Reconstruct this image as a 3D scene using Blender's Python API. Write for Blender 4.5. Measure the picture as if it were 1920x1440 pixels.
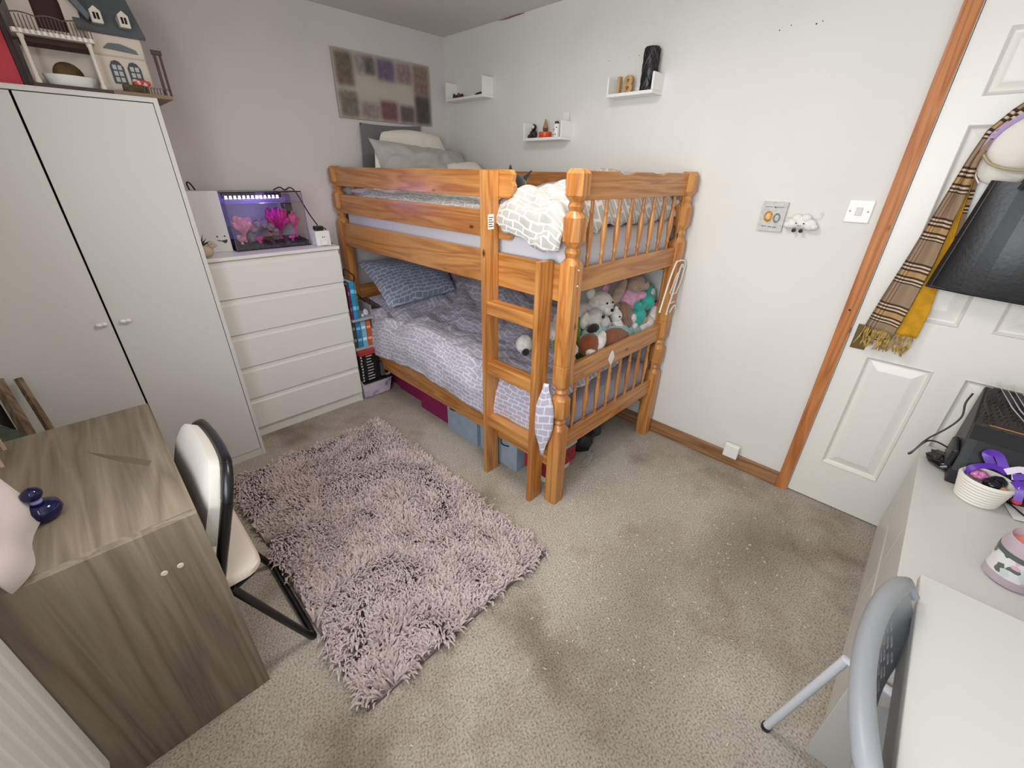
import bpy, bmesh, math, random
from math import sin, cos, pi, sqrt, radians
from mathutils import Vector, Matrix, noise, Euler

for o in list(bpy.data.objects): bpy.data.objects.remove(o, do_unlink=True)
SC = bpy.context.scene
COL = SC.collection

# ------------------------------------------------------------------ camera
cam_d = bpy.data.cameras.new('camera'); cam = bpy.data.objects.new('camera', cam_d); COL.objects.link(cam)
F_PX, YAW, PIT, ROL = 779.137, -0.7979, -0.4714, 0.019
cam_d.sensor_width = 36.0; cam_d.lens = F_PX / 1920 * 36.0; cam_d.clip_start = 0.02
fw = Vector((-sin(YAW) * cos(PIT), cos(YAW) * cos(PIT), sin(PIT)))
rt = fw.cross(Vector((0, 0, 1))).normalized(); up = rt.cross(fw)
r2 = rt * cos(ROL) + up * sin(ROL); u2 = -rt * sin(ROL) + up * cos(ROL)
cam.matrix_world = Matrix.Translation((-2.3196, -3.0132, 1.5116)) @ Matrix((r2, u2, -fw)).transposed().to_4x4()
SC.camera = cam
# ------------------------------------------------------------------ light
W = bpy.data.worlds.new('sky'); SC.world = W; W.use_nodes = True
W.node_tree.nodes['Background'].inputs[0].default_value = (0.80, 0.90, 1.0, 1)
W.node_tree.nodes['Background'].inputs[1].default_value = 1.5
def area(name, loc, rot, sx, sy, energy, col):
    d = bpy.data.lights.new(name, 'AREA'); d.shape = 'RECTANGLE'; d.size = sx; d.size_y = sy; d.energy = energy; d.color = col
    o = bpy.data.objects.new(name, d); COL.objects.link(o); o.location = loc; o.rotation_euler = rot; return o
area('window_daylight', (-2.88, -2.72, 1.55), (0, radians(-90), 0), 1.15, 1.30, 36, (0.91, 0.955, 1.0))
SC.view_settings.view_transform = 'Standard'; SC.view_settings.look = 'None'
SC.view_settings.gamma = 1.0; SC.view_settings.use_curve_mapping = False
SC.view_settings.exposure = 0.30

# ------------------------------------------------------------------ materials
def lin(c): 
    return tuple(((v / 255) / 12.92 if v / 255 <= 0.04045 else ((v / 255 + 0.055) / 1.055) ** 2.4) for v in c)
class NT:
    def __init__(s, name):
        s.m = bpy.data.materials.new(name); s.m.use_nodes = True; s.t = s.m.node_tree
        s.b = s.t.nodes['Principled BSDF']; s.out = s.t.nodes['Material Output']
    def n(s, typ, **kw):
        nd = s.t.nodes.new(typ)
        for k, v in kw.items():
            if k in nd.inputs.keys() if hasattr(nd.inputs, 'keys') else False: nd.inputs[k].default_value = v
            else: setattr(nd, k, v)
        return nd
    def l(s, a, b): s.t.links.new(a, b)
def rgba(c): return tuple(lin(c)) + (1,)
def ramp(N, stops, interp='LINEAR'):
    r = N.n('ShaderNodeValToRGB'); e = r.color_ramp; e.interpolation = interp
    while len(e.elements) > 1: e.elements.remove(e.elements[-1])
    e.elements[0].position = stops[0][0]; e.elements[0].color = rgba(stops[0][1])
    for p, c in stops[1:]:
        k = e.elements.new(p); k.color = rgba(c)
    return r
def bump(N, h, dist=0.01, strength=0.5):
    b = N.n('ShaderNodeBump'); b.inputs['Strength'].default_value = strength; b.inputs['Distance'].default_value = dist
    N.l(h, b.inputs['Height']); N.l(b.outputs[0], N.b.inputs['Normal'])
def M(name, col, rough=0.55, var=0.0, scale=6.0, bmp=0.0, bscale=60.0, metal=0.0, alpha=None, sheen=0.0, emit=0.0, trans=0.0):
    N = NT(name); b = N.b
    b.inputs['Base Color'].default_value = rgba(col); b.inputs['Roughness'].default_value = rough; b.inputs['Metallic'].default_value = metal
    if sheen: b.inputs['Sheen Weight'].default_value = sheen
    if trans: b.inputs['Transmission Weight'].default_value = trans
    if emit: b.inputs['Emission Color'].default_value = rgba(col); b.inputs['Emission Strength'].default_value = emit
    if var or bmp: tc = N.n('ShaderNodeTexCoord')
    if var:
        nz = N.n('ShaderNodeTexNoise'); nz.inputs['Scale'].default_value = scale; nz.inputs['Detail'].default_value = 5
        N.l(tc.outputs['Object'], nz.inputs['Vector'])
        d = tuple(max(0, c * (1 - var)) for c in col); h = tuple(min(255, c * (1 + var * .7)) for c in col)
        r = ramp(N, [(0.3, d), (0.7, h)]); N.l(nz.outputs[0], r.inputs[0]); N.l(r.outputs[0], b.inputs['Base Color'])
    if bmp:
        nb = N.n('ShaderNodeTexNoise'); nb.inputs['Scale'].default_value = bscale; nb.inputs['Detail'].default_value = 3
        N.l(tc.outputs['Object'], nb.inputs['Vector']); bump(N, nb.outputs[0], 0.005, bmp)
    return N.m
def wood(name, axis, stops, rough=0.35, ring=9.0, knots=True, coat=0.25, stretch=14.0):
    """grain running along axis; per object offset so that no two boards look the same"""
    N = NT(name); tc = N.n('ShaderNodeTexCoord'); oi = N.n('ShaderNodeObjectInfo')
    off = N.n('ShaderNodeVectorMath', operation='MULTIPLY_ADD')
    cmb = N.n('ShaderNodeCombineXYZ'); 
    for i in range(3): N.l(oi.outputs['Random'], cmb.inputs[i])
    N.l(cmb.outputs[0], off.inputs[0]); off.inputs[1].default_value = (37, 53, 71); N.l(tc.outputs['Object'], off.inputs[2])
    mp = N.n('ShaderNodeMapping'); N.l(off.outputs[0], mp.inputs[0])
    s = [ring] * 3; s['xyz'.index(axis)] = ring / stretch; mp.inputs['Scale'].default_value = s
    nz = N.n('ShaderNodeTexNoise'); nz.inputs['Scale'].default_value = 1.6; nz.inputs['Detail'].default_value = 2; nz.inputs['Distortion'].default_value = 0.6
    N.l(mp.outputs[0], nz.inputs['Vector'])
    mu = N.n('ShaderNodeMath', operation='MULTIPLY'); mu.inputs[1].default_value = 5.0; N.l(nz.outputs[0], mu.inputs[0])
    fr = N.n('ShaderNodeMath', operation='PINGPONG'); fr.inputs[1].default_value = 0.5; N.l(mu.outputs[0], fr.inputs[0])
    n2 = N.n('ShaderNodeTexNoise'); n2.inputs['Scale'].default_value = 7; n2.inputs['Detail'].default_value = 6
    m2 = N.n('ShaderNodeMapping'); s2 = [ring * 2.4] * 3; s2['xyz'.index(axis)] = ring / 9; m2.inputs['Scale'].default_value = s2
    N.l(off.outputs[0], m2.inputs[0]); N.l(m2.outputs[0], n2.inputs['Vector'])
    ad = N.n('ShaderNodeMath', operation='MULTIPLY_ADD'); N.l(fr.outputs[0], ad.inputs[0]); ad.inputs[1].default_value = 1.0
    m3 = N.n('ShaderNodeMath', operation='MULTIPLY'); m3.inputs[1].default_value = 0.55; N.l(n2.outputs[0], m3.inputs[0]); N.l(m3.outputs[0], ad.inputs[2])
    r = ramp(N, stops); N.l(ad.outputs[0], r.inputs[0]); col = r.outputs[0]
    if knots:
        vo = N.n('ShaderNodeTexVoronoi'); vo.inputs['Scale'].default_value = 1.0; vo.inputs['Randomness'].default_value = 1.0
        m4 = N.n('ShaderNodeMapping'); s4 = [8.0] * 3; s4['xyz'.index(axis)] = 3.6; m4.inputs['Scale'].default_value = s4
        N.l(off.outputs[0], m4.inputs[0]); N.l(m4.outputs[0], vo.inputs['Vector'])
        kr = ramp(N, [(0.03, (0, 0, 0)), (0.085, (255, 255, 255))]); N.l(vo.outputs['Distance'], kr.inputs[0])
        mx = N.n('ShaderNodeMixRGB', blend_type='MIX'); mx.inputs[1].default_value = rgba((70, 34, 12)); N.l(kr.outputs[0], mx.inputs[0]); N.l(col, mx.inputs[2]); col = mx.outputs[0]
    N.l(col, N.b.inputs['Base Color']); N.b.inputs['Roughness'].default_value = rough; N.b.inputs['Coat Weight'].default_value = coat
    N.b.inputs['Coat Roughness'].default_value = 0.25
    bump(N, n2.outputs[0], 0.001, 0.15)
    return N.m
PINE = [(0.15, (206, 150, 86)), (0.45, (193, 132, 69)), (0.7, (176, 112, 54)), (0.95, (146, 86, 38))]
mPine = {a: wood('orange_pine_' + a, a, PINE) for a in 'xyz'}
BRN = [(0.15, (168, 126, 88)), (0.5, (150, 108, 72)), (0.9, (112, 76, 48))]
mSkirt = wood('brown_skirting_wood', 'y', BRN, 0.5, coat=0.1)
ARC = [(0.15, (204, 138, 84)), (0.5, (188, 118, 66)), (0.9, (160, 92, 46))]
mArch = wood('orange_architrave_wood', 'z', ARC, 0.35)
OAK = [(0.1, (148, 136, 117)), (0.4, (134, 122, 104)), (0.7, (118, 106, 90)), (1.0, (96, 84, 70))]
mOak = {a: wood('grey_oak_' + a, a, OAK, 0.6, ring=8.0, knots=False, coat=0.0, stretch=18) for a in 'xyz'}
mWall = M('white_wall_paint', (222, 220, 215), 0.85, var=0.015, scale=2.0, bmp=0.06, bscale=90)
mWallBack = M('white_wall_paint_warm', (213, 207, 205), 0.85, var=0.02, scale=2.0, bmp=0.06, bscale=90)
mCeil = M('ceiling_paint', (212, 208, 202), 0.9, bmp=0.08, bscale=60)
mWhite = M('white_melamine', (214, 213, 209), 0.38)
mWhiteB = M('white_foil_chest', (228, 226, 221), 0.42)
mDeskW = M('off_white_laminate', (198, 197, 193), 0.42)
mDoor = M('white_door_gloss', (232, 229, 222), 0.35)
mPlast = M('white_plastic', (236, 235, 232), 0.35)
mGreyPl = M('grey_plastic', (140, 142, 146), 0.4, bmp=0.05, bscale=300)
mLtGrey = M('pale_grey_metal', (205, 207, 212), 0.4)
mBlack = M('black_plastic', (22, 22, 24), 0.4)
mBlackGl = M('black_gloss', (14, 14, 18), 0.2)
mBlackTube = M('black_powder_coat', (16, 17, 20), 0.3)
mDark = M('dark_void', (25, 22, 20), 0.9)
mChrome = M('chrome', (200, 200, 200), 0.2, metal=1.0)
mBrass = M('aged_brass', (120, 100, 66), 0.4, metal=0.9)
mVinyl = M('cream_vinyl', (226, 222, 214), 0.5, bmp=0.05, bscale=120)
mVinylS = M('beige_vinyl', (214, 203, 190), 0.5, bmp=0.05, bscale=120)
mSheet = M('white_sheet', (216, 216, 222), 0.85, bmp=0.2, bscale=14, sheen=0.2)
mSheetL = M('lilac_sheet', (170, 168, 186), 0.85, bmp=0.2, bscale=14, sheen=0.2)
mPilWhite = M('cream_pillow', (232, 226, 212), 0.9, bmp=0.25, bscale=20, sheen=0.2)
mPilGrey = M('grey_pillow', (168, 165, 160), 0.9, bmp=0.25, bscale=24, sheen=0.2)
mPilDark = M('dark_grey_pillow', (112, 108, 110), 0.9, bmp=0.25, bscale=24, sheen=0.2)
mPink = M('dusty_pink_fabric', (190, 150, 158), 0.9, bmp=0.2, bscale=30)

def carpet_mat():
    N = NT('worn_beige_carpet'); tc = N.n('ShaderNodeTexCoord'); o = tc.outputs['Object']
    a = N.n('ShaderNodeTexNoise'); a.inputs['Scale'].default_value = 1.5; a.inputs['Detail'].default_value = 10; a.inputs['Roughness'].default_value = 0.74; N.l(o, a.inputs['Vector'])
    ra = ramp(N, [(0.30, (166, 155, 140)), (0.5, (188, 179, 165)), (0.70, (204, 197, 185))]); N.l(a.outputs[0], ra.inputs[0])
    f = N.n('ShaderNodeTexNoise'); f.inputs['Scale'].default_value = 150; f.inputs['Detail'].default_value = 3; N.l(o, f.inputs['Vector'])
    rf = ramp(N, [(0.32, (168, 166, 163)), (0.5, (234, 234, 233)), (0.70, (255, 255, 255))]); N.l(f.outputs[0], rf.inputs[0])
    mx = N.n('ShaderNodeMixRGB', blend_type='MULTIPLY'); mx.inputs[0].default_value = 0.9; N.l(ra.outputs[0], mx.inputs[1]); N.l(rf.outputs[0], mx.inputs[2])
    st = N.n('ShaderNodeTexNoise'); st.inputs['Scale'].default_value = 3.4; st.inputs['Detail'].default_value = 4; N.l(o, st.inputs['Vector'])
    rs = ramp(N, [(0.30, (196, 186, 174)), (0.48, (255, 255, 255))]); N.l(st.outputs[0], rs.inputs[0])
    m2 = N.n('ShaderNodeMixRGB', blend_type='MULTIPLY'); m2.inputs[0].default_value = 0.8; N.l(mx.outputs[0], m2.inputs[1]); N.l(rs.outputs[0], m2.inputs[2])
    mp = N.n('ShaderNodeMapping'); mp.inputs['Rotation'].default_value = (0, 0, radians(28)); N.l(o, mp.inputs[0])
    wv = N.n('ShaderNodeTexWave'); wv.inputs['Scale'].default_value = 26; wv.inputs['Distortion'].default_value = 2.5; wv.inputs['Detail'].default_value = 2; wv.inputs['Detail Scale'].default_value = 3; N.l(mp.outputs[0], wv.inputs['Vector'])
    rw = ramp(N, [(0.0, (240, 238, 236)), (0.6, (255, 255, 255))]); N.l(wv.outputs[0], rw.inputs[0])
    m3 = N.n('ShaderNodeMixRGB', blend_type='MULTIPLY'); m3.inputs[0].default_value = 0.75; N.l(m2.outputs[0], m3.inputs[1]); N.l(rw.outputs[0], m3.inputs[2])
    col = m3.outputs[0]
    for (cx_, cy_, sx_, sy_, amt) in ((0.86, -1.02, .50, .26, .42), (0.30, -.80, .62, .30, .26), (-.2, -.95, .55, .35, .18)):   # darker noise-edged patches (floor centre is the origin)
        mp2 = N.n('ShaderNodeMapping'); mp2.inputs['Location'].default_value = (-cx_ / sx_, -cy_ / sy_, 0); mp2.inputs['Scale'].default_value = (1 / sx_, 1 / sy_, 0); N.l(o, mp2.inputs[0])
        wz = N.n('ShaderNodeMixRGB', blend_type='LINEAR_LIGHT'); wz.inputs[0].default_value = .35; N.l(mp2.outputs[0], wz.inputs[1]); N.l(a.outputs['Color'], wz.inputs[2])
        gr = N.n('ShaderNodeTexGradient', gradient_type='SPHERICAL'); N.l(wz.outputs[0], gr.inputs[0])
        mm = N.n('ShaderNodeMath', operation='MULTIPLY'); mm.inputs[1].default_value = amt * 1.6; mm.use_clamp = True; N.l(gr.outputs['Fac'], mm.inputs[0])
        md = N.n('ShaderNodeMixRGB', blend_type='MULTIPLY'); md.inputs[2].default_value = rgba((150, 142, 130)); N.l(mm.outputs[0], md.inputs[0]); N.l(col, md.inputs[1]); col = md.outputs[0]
    N.l(col, N.b.inputs['Base Color']); N.b.inputs['Roughness'].default_value = 1.0
    ad = N.n('ShaderNodeMath', operation='ADD'); N.l(f.outputs[0], ad.inputs[0]); N.l(wv.outputs[0], ad.inputs[1])
    bump(N, f.outputs[0], 0.006, 0.35)
    return N.m
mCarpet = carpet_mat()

def brick_fabric(name, c1, c2, mort, scale=1.0, bw=0.5, rh=0.25, ms=0.035, rough=0.9):
    N = NT(name); uv = N.n('ShaderNodeUVMap'); 
    nz = N.n('ShaderNodeTexNoise'); nz.inputs['Scale'].default_value = 6; N.l(uv.outputs[0], nz.inputs['Vector'])
    mxv = N.n('ShaderNodeMixRGB', blend_type='LINEAR_LIGHT'); mxv.inputs[0].default_value = 0.03; N.l(uv.outputs[0], mxv.inputs[1]); N.l(nz.outputs['Color'], mxv.inputs[2])
    b = N.n('ShaderNodeTexBrick'); N.l(mxv.outputs[0], b.inputs['Vector'])
    b.inputs['Color1'].default_value = rgba(c1); b.inputs['Color2'].default_value = rgba(c2); b.inputs['Mortar'].default_value = rgba(mort)
    b.inputs['Scale'].default_value = scale; b.inputs['Brick Width'].default_value = bw; b.inputs['Row Height'].default_value = rh
    b.inputs['Mortar Size'].default_value = ms; b.inputs['Mortar Smooth'].default_value = 0.4
    N.l(b.outputs[0], N.b.inputs['Base Color']); N.b.inputs['Roughness'].default_value = rough; N.b.inputs['Sheen Weight'].default_value = 0.15
    n2 = N.n('ShaderNodeTexNoise'); n2.inputs['Scale'].default_value = 9; n2.inputs['Detail'].default_value = 4; N.l(uv.outputs[0], n2.inputs['Vector'])
    bump(N, n2.outputs[0], 0.02, 0.35)
    return N.m
mDuvetU = brick_fabric('white_duvet_grey_brick_print', (164, 162, 158), (174, 172, 168), (212, 209, 204), 7.5)
mDuvetL = brick_fabric('lilac_duvet_brick_print', (178, 173, 190), (186, 181, 196), (220, 217, 228), 7.5)
mPilBrick = brick_fabric('blue_grey_brick_pillowcase', (134, 142, 164), (146, 152, 174), (194, 198, 212), 7.5)

# ------------------------------------------------------------------ mesh helpers
class MB:
    def __init__(s): s.v = []; s.f = []; s.uv = {}; s.has_uv = False
    def add(s, vs, fs, uvs=None):
        o = len(s.v); s.v += [tuple(v) for v in vs]
        for i, f in enumerate(fs):
            s.f.append(tuple(o + k for k in f))
            if uvs is not None: s.uv[len(s.f) - 1] = [uvs[k] for k in f]; s.has_uv = True
        return s
    def box(s, x0, x1, y0, y1, z0, z1, mat=None):
        vs = [(x0, y0, z0), (x1, y0, z0), (x1, y1, z0), (x0, y1, z0), (x0, y0, z1), (x1, y0, z1), (x1, y1, z1), (x0, y1, z1)]
        if mat is not None: vs = [tuple(mat @ Vector(v)) for v in vs]
        return s.add(vs, [(0, 3, 2, 1), (4, 5, 6, 7), (0, 1, 5, 4), (1, 2, 6, 5), (2, 3, 7, 6), (3, 0, 4, 7)])
    def frustum(s, a, b):      # two quads (4 verts each), closed
        return s.add(list(a) + list(b), [(0, 3, 2, 1), (4, 5, 6, 7), (0, 1, 5, 4), (1, 2, 6, 5), (2, 3, 7, 6), (3, 0, 4, 7)])
    def tube(s, pts, r, n=8, closed=False, caps=True):
        pts = [Vector(p) for p in pts]; m = len(pts)
        rr = r if isinstance(r, (list, tuple)) else [r] * m
        T = []
        for i in range(m):
            a = pts[(i - 1) % m] if (closed or i > 0) else pts[i]; b = pts[(i + 1) % m] if (closed or i < m - 1) else pts[i]
            T.append((b - a).normalized())
        t0 = T[0]; ref = Vector((0, 0, 1)) if abs(t0.z) < .9 else Vector((1, 0, 0))
        nrm = t0.cross(ref).normalized(); vs = []
        for i in range(m):
            if i:
                nrm = (nrm - T[i] * nrm.dot(T[i]))
                if nrm.length < 1e-6: nrm = T[i].orthogonal()
                nrm.normalize()
            bn = T[i].cross(nrm)
            for k in range(n):
                a = 2 * pi * k / n; vs.append(pts[i] + (nrm * cos(a) + bn * sin(a)) * rr[i])
        fs = []
        for i in range(m if closed else m - 1):
            for k in range(n):
                j = (i + 1) % m; fs.append((i * n + k, i * n + (k + 1) % n, j * n + (k + 1) % n, j * n + k))
        if caps and not closed:
            fs.append(tuple(range(n - 1, -1, -1))); fs.append(tuple((m - 1) * n + k for k in range(n)))
        return s.add(vs, fs)
    def lathe(s, prof, n=16, mat=None, close=True):
        vs = []; fs = []
        for (r, z) in prof:
            for k in range(n): vs.append(Vector((r * cos(2 * pi * k / n), r * sin(2 * pi * k / n), z)))
        m = len(prof)
        for i in range(m - 1):
            for k in range(n): fs.append((i * n + k, i * n + (k + 1) % n, (i + 1) * n + (k + 1) % n, (i + 1) * n + k))
        if close: fs.append(tuple(range(n - 1, -1, -1))); fs.append(tuple((m - 1) * n + k for k in range(n)))
        if mat is not None: vs = [mat @ v for v in vs]
        return s.add(vs, fs)
    def ell(s, c, r, rot=(0, 0, 0), nu=14, nv=9, disp=0.0, seed=0):
        if isinstance(r, (int, float)): r = (r, r, r)
        R = Euler(rot).to_matrix(); c = Vector(c); vs = []; fs = []
        vs.append(c + R @ Vector((0, 0, -r[2])))
        for j in range(1, nv):
            p = -pi / 2 + pi * j / nv
            for k in range(nu):
                a = 2 * pi * k / nu; d = Vector((cos(p) * cos(a), cos(p) * sin(a), sin(p)))
                f = 1 + (disp * noise.noise(d * 2.3 + Vector((seed, seed * 2, 0))) if disp else 0)
                vs.append(c + R @ Vector((d.x * r[0] * f, d.y * r[1] * f, d.z * r[2] * f)))
        vs.append(c + R @ Vector((0, 0, r[2]))); t = len(vs) - 1
        for k in range(nu): fs.append((0, 1 + (k + 1) % nu, 1 + k)); fs.append((t, t - nu + k, t - nu + (k + 1) % nu))
        for j in range(nv - 2):
            for k in range(nu):
                a = 1 + j * nu; fs.append((a + k, a + (k + 1) % nu, a + nu + (k + 1) % nu, a + nu + k))
        return s.add(vs, fs)
    def grid(s, fn, nu, nv, us=1.0, vs_=1.0, thick=0.0):
        P = [[Vector(fn(i / nu, j / nv)) for j in range(nv + 1)] for i in range(nu + 1)]
        vs = [p for row in P for p in row]; uv = [(i / nu * us, j / nv * vs_) for i in range(nu + 1) for j in range(nv + 1)]
        q = nv + 1
        fs = [(i * q + j, (i + 1) * q + j, (i + 1) * q + j + 1, i * q + j + 1) for i in range(nu) for j in range(nv)]
        if thick:
            o = len(vs); nn = [Vector() for _ in vs]
            for f in fs:
                n_ = (vs[f[1]] - vs[f[0]]).cross(vs[f[3]] - vs[f[0]])
                for k in f: nn[k] += n_
            vs2 = [vs[i] - nn[i].normalized() * thick for i in range(o)]
            fb = [tuple(o + k for k in reversed(f)) for f in fs]
            rim = [i * q for i in range(nu)] + [nu * q + j for j in range(nv)] + [(nu - i) * q + nv for i in range(nu)] + [nv - j for j in range(nv)]
            fr = [(rim[(k + 1) % len(rim)], rim[k], o + rim[k], o + rim[(k + 1) % len(rim)]) for k in range(len(rim))]
            return s.add(vs + vs2, fs + fb + fr, uv + uv)
        return s.add(vs, fs, uv)
    def prism(s, poly, fn0, fn1):   # polygon (u,v) list placed by two functions (front/back)
        n = len(poly); vs = [fn0(*p) for p in poly] + [fn1(*p) for p in poly]
        fs = [tuple(range(n)), tuple(range(2 * n - 1, n - 1, -1))] + [(i, n + i, n + (i + 1) % n, (i + 1) % n) for i in range(n)]
        return s.add(vs, fs)

def obj(name, mb, mat, parent=None, smooth=False, bev=0.0, seg=2, ang=40, label=None, center=True):
    me = bpy.data.meshes.new(name)
    v = mb.v; c = Vector((0, 0, 0))
    if center and parent is None:
        xs = [p[0] for p in v]; ys = [p[1] for p in v]; zs = [p[2] for p in v]
        c = Vector(((min(xs) + max(xs)) / 2, (min(ys) + max(ys)) / 2, min(zs))); v = [(p[0] - c.x, p[1] - c.y, p[2] - c.z) for p in v]
    me.from_pydata(v, [], mb.f)
    if mb.has_uv:
        ul = me.uv_layers.new(name='UVMap')
        for p in me.polygons:
            u = mb.uv.get(p.index)
            if u:
                for k, li in enumerate(p.loop_indices): ul.data[li].uv = u[k]
    bm = bmesh.new(); bm.from_mesh(me); bmesh.ops.recalc_face_normals(bm, faces=bm.faces[:]); bm.to_mesh(me); bm.free()
    if smooth:
        for p in me.polygons: p.use_smooth = True
        try: me.set_sharp_from_angle(angle=radians(ang))
        except Exception: pass
    me.materials.append(mat)
    o = bpy.data.objects.new(name, me); COL.objects.link(o); o.location = c
    if parent is not None:
        o.parent = parent; o.matrix_parent_inverse = Matrix.Translation(-world_loc(parent))
    if bev:
        b = o.modifiers.new('bevel', 'BEVEL'); b.width = bev; b.segments = seg; b.limit_method = 'ANGLE'; b.angle_limit = radians(35)
    if label: o['label'] = label
    return o
def world_loc(o):
    # children are meshes whose own origin is the world origin
    return Vector(o.location) if o.parent is None else Vector((0, 0, 0))
def thing(name, label, cat, loc=(0, 0, 0), group=None):
    o = bpy.data.objects.new(name, None); COL.objects.link(o); o.location = loc; o.empty_display_size = 0.05
    return tag(o, label, cat, group)
def tag(o, label, cat, group=None):
    o['label'] = label; o['category'] = cat
    if group: o['group'] = group
    return o
def struct(o): o['kind'] = 'structure'; return o
def B(*a): return MB().box(*a)
def bez(p, n=8):   # smooth polyline through points (Catmull-Rom)
    p = [Vector(q) for q in p]; out = []
    for i in range(len(p) - 1):
        a = p[max(i - 1, 0)]; b = p[i]; c = p[i + 1]; d = p[min(i + 2, len(p) - 1)]
        for k in range(n):
            t = k / n
            out.append(0.5 * ((2 * b) + (c - a) * t + (2 * a - 5 * b + 4 * c - d) * t * t + (3 * b - a - 3 * c + d) * t ** 3))
    out.append(p[-1]); return out
def fnoise(x, y, z=0.0): return noise.noise(Vector((x, y, z)))
def rrect(x0, x1, y0, y1, r, n=5):
    pts = []
    for (cx, cy, a0) in ((x1 - r, y1 - r, 0), (x0 + r, y1 - r, 90), (x0 + r, y0 + r, 180), (x1 - r, y0 + r, 270)):
        for k in range(n + 1):
            a = radians(a0 + 90 * k / n); pts.append((cx + r * cos(a), cy + r * sin(a)))
    return pts
# ------------------------------------------------------------------ the room
XL, YN, H = -2.78, -3.68, 2.36
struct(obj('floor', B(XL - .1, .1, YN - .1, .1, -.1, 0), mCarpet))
struct(obj('ceiling', B(XL - .1, .1, YN - .1, .1, H, H + .1), mCeil))
struct(obj('wall_back', B(XL - .1, .1, 0, .1, 0, H), mWallBack))
struct(obj('wall_near', B(XL - .1, .1, YN - .1, YN, 0, H), mWall))
DY0, DY1, DZ = -3.616, -2.854, 2.07          # door opening
m = MB(); m.box(0, .1, DY1, 0, 0, H); m.box(0, .1, YN, DY0, 0, H); m.box(0, .1, DY0, DY1, DZ, H)
wr = struct(obj('wall_right', m, mWall))
for (y, z, r) in ((-1.09, 2.10, .002), (-1.43, 2.05, .004), (-1.55, 2.05, .003), (-1.61, 2.05, .004), (-2.25, 2.05, .005), (-2.29, 2.06, .004), (-2.38, 2.05, .006), (-2.40, 2.055, .004), (-.92, 2.10, .003), (-.07, 2.02, .004)):
    r *= .6
    obj('nail_hole', MB().lathe([(r, -.0006), (r * .7, .0006)], 7, Matrix.Translation((0, y, z)) @ Matrix.Rotation(-pi / 2, 4, 'Y')), mDark, wr)
wb = bpy.data.objects['wall_back']
for (x, z, r) in ((-1.205, 1.79, .014), (-1.165, 1.795, .010), (-1.12, 1.795, .018), (-1.18, 1.755, .006)): obj('scuff_mark', MB().lathe([(r, 0), (r * .9, .0006)], 12, Matrix.Translation((x, -.0, z)) @ Matrix.Rotation(pi / 2, 4, 'X')), mCeil, wb)
obj('crack', MB().tube([(-.004, -.58, H - .003), (-.005, -.66, H - .006), (-.003, -.72, H - .002), (-.005, -.80, H - .005)], [.001, .003, .004, .001], 5), mSkirt, bpy.data.objects['ceiling'])
WY0, WY1, WZ0, WZ1 = -3.42, -2.0, .95, 2.15   # window opening in the left wall
m = MB(); m.box(XL - .1, XL, YN, WY0, 0, H); m.box(XL - .1, XL, WY1, 0, 0, H); m.box(XL - .1, XL, WY0, WY1, 0, WZ0); m.box(XL - .1, XL, WY0, WY1, WZ1, H)
struct(obj('wall_left', m, mWall))
# window
m = MB(); t = .05; xa, xb = XL - .08, XL - .02
m.box(xa, xb, WY0, WY1, WZ0, WZ0 + t); m.box(xa, xb, WY0, WY1, WZ1 - t, WZ1); m.box(xa, xb, WY0, WY0 + t, WZ0 + t, WZ1 - t); m.box(xa, xb, WY1 - t, WY1, WZ0 + t, WZ1 - t)
ym = (WY0 + WY1) / 2; m.box(xa, xb, ym - t / 2, ym + t / 2, WZ0 + t, WZ1 - t)
win = struct(obj('window_1', m, mPlast, bev=.004))
N = NT('window_glass'); tr = N.n('ShaderNodeBsdfTransparent'); gl = N.n('ShaderNodeBsdfGlossy'); gl.inputs['Roughness'].default_value = 0.02
mxs = N.n('ShaderNodeMixShader'); mxs.inputs[0].default_value = 0.06; N.l(tr.outputs[0], mxs.inputs[1]); N.l(gl.outputs[0], mxs.inputs[2]); N.l(mxs.outputs[0], N.out.inputs[0]); mPane = N.m
for a, b in ((WY0 + t, ym - t / 2), (ym + t / 2, WY1 - t)): obj('pane', B(XL - .055, XL - .045, a, b, WZ0 + t, WZ1 - t), mPane, win)
obj('window_sill', B(XL - .06, XL + .10, WY0 - .04, WY1 + .04, WZ0 - .03, WZ0), mPlast, win, bev=.005)
# unseen ceiling lamp, added for soft warm fill light
cl = thing('ceiling_fill_lamp', 'unseen white ceiling lamp added for soft fill light', 'lamp', (-1.35, -2.0, H))
obj('ceiling_plate', MB().lathe([(.10, H - .02), (.11, H)], 24, Matrix.Translation((-1.35, -2.0, 0))), mPlast, cl, True)
obj('shade', MB().lathe([(.02, H - .10), (.12, H - .085), (.15, H - .05), (.14, H - .02)], 24, Matrix.Translation((-1.35, -2.0, 0))), M('opal_glass', (245, 240, 230), .3), cl, True)
area('ceiling_fill_light', (-1.35, -2.0, 2.24), (0, 0, 0), 0.45, 0.45, 13, (1.0, 0.94, 0.86))
# skirting
bb = struct(obj('baseboard_right', B(-.018, 0, DY1 + .052, 0, 0, .085), mSkirt, bev=.005))
struct(obj('baseboard_back', B(XL, -.02, -.018, 0, 0, .085), mSkirt, bev=.005))
struct(obj('baseboard_left', B(XL, XL + .018, YN, 0, 0, .085), mSkirt, bev=.005))
struct(obj('baseboard_near', B(XL + .02, -.02, YN, YN + .018, 0, .085), mSkirt, bev=.005))
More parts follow.
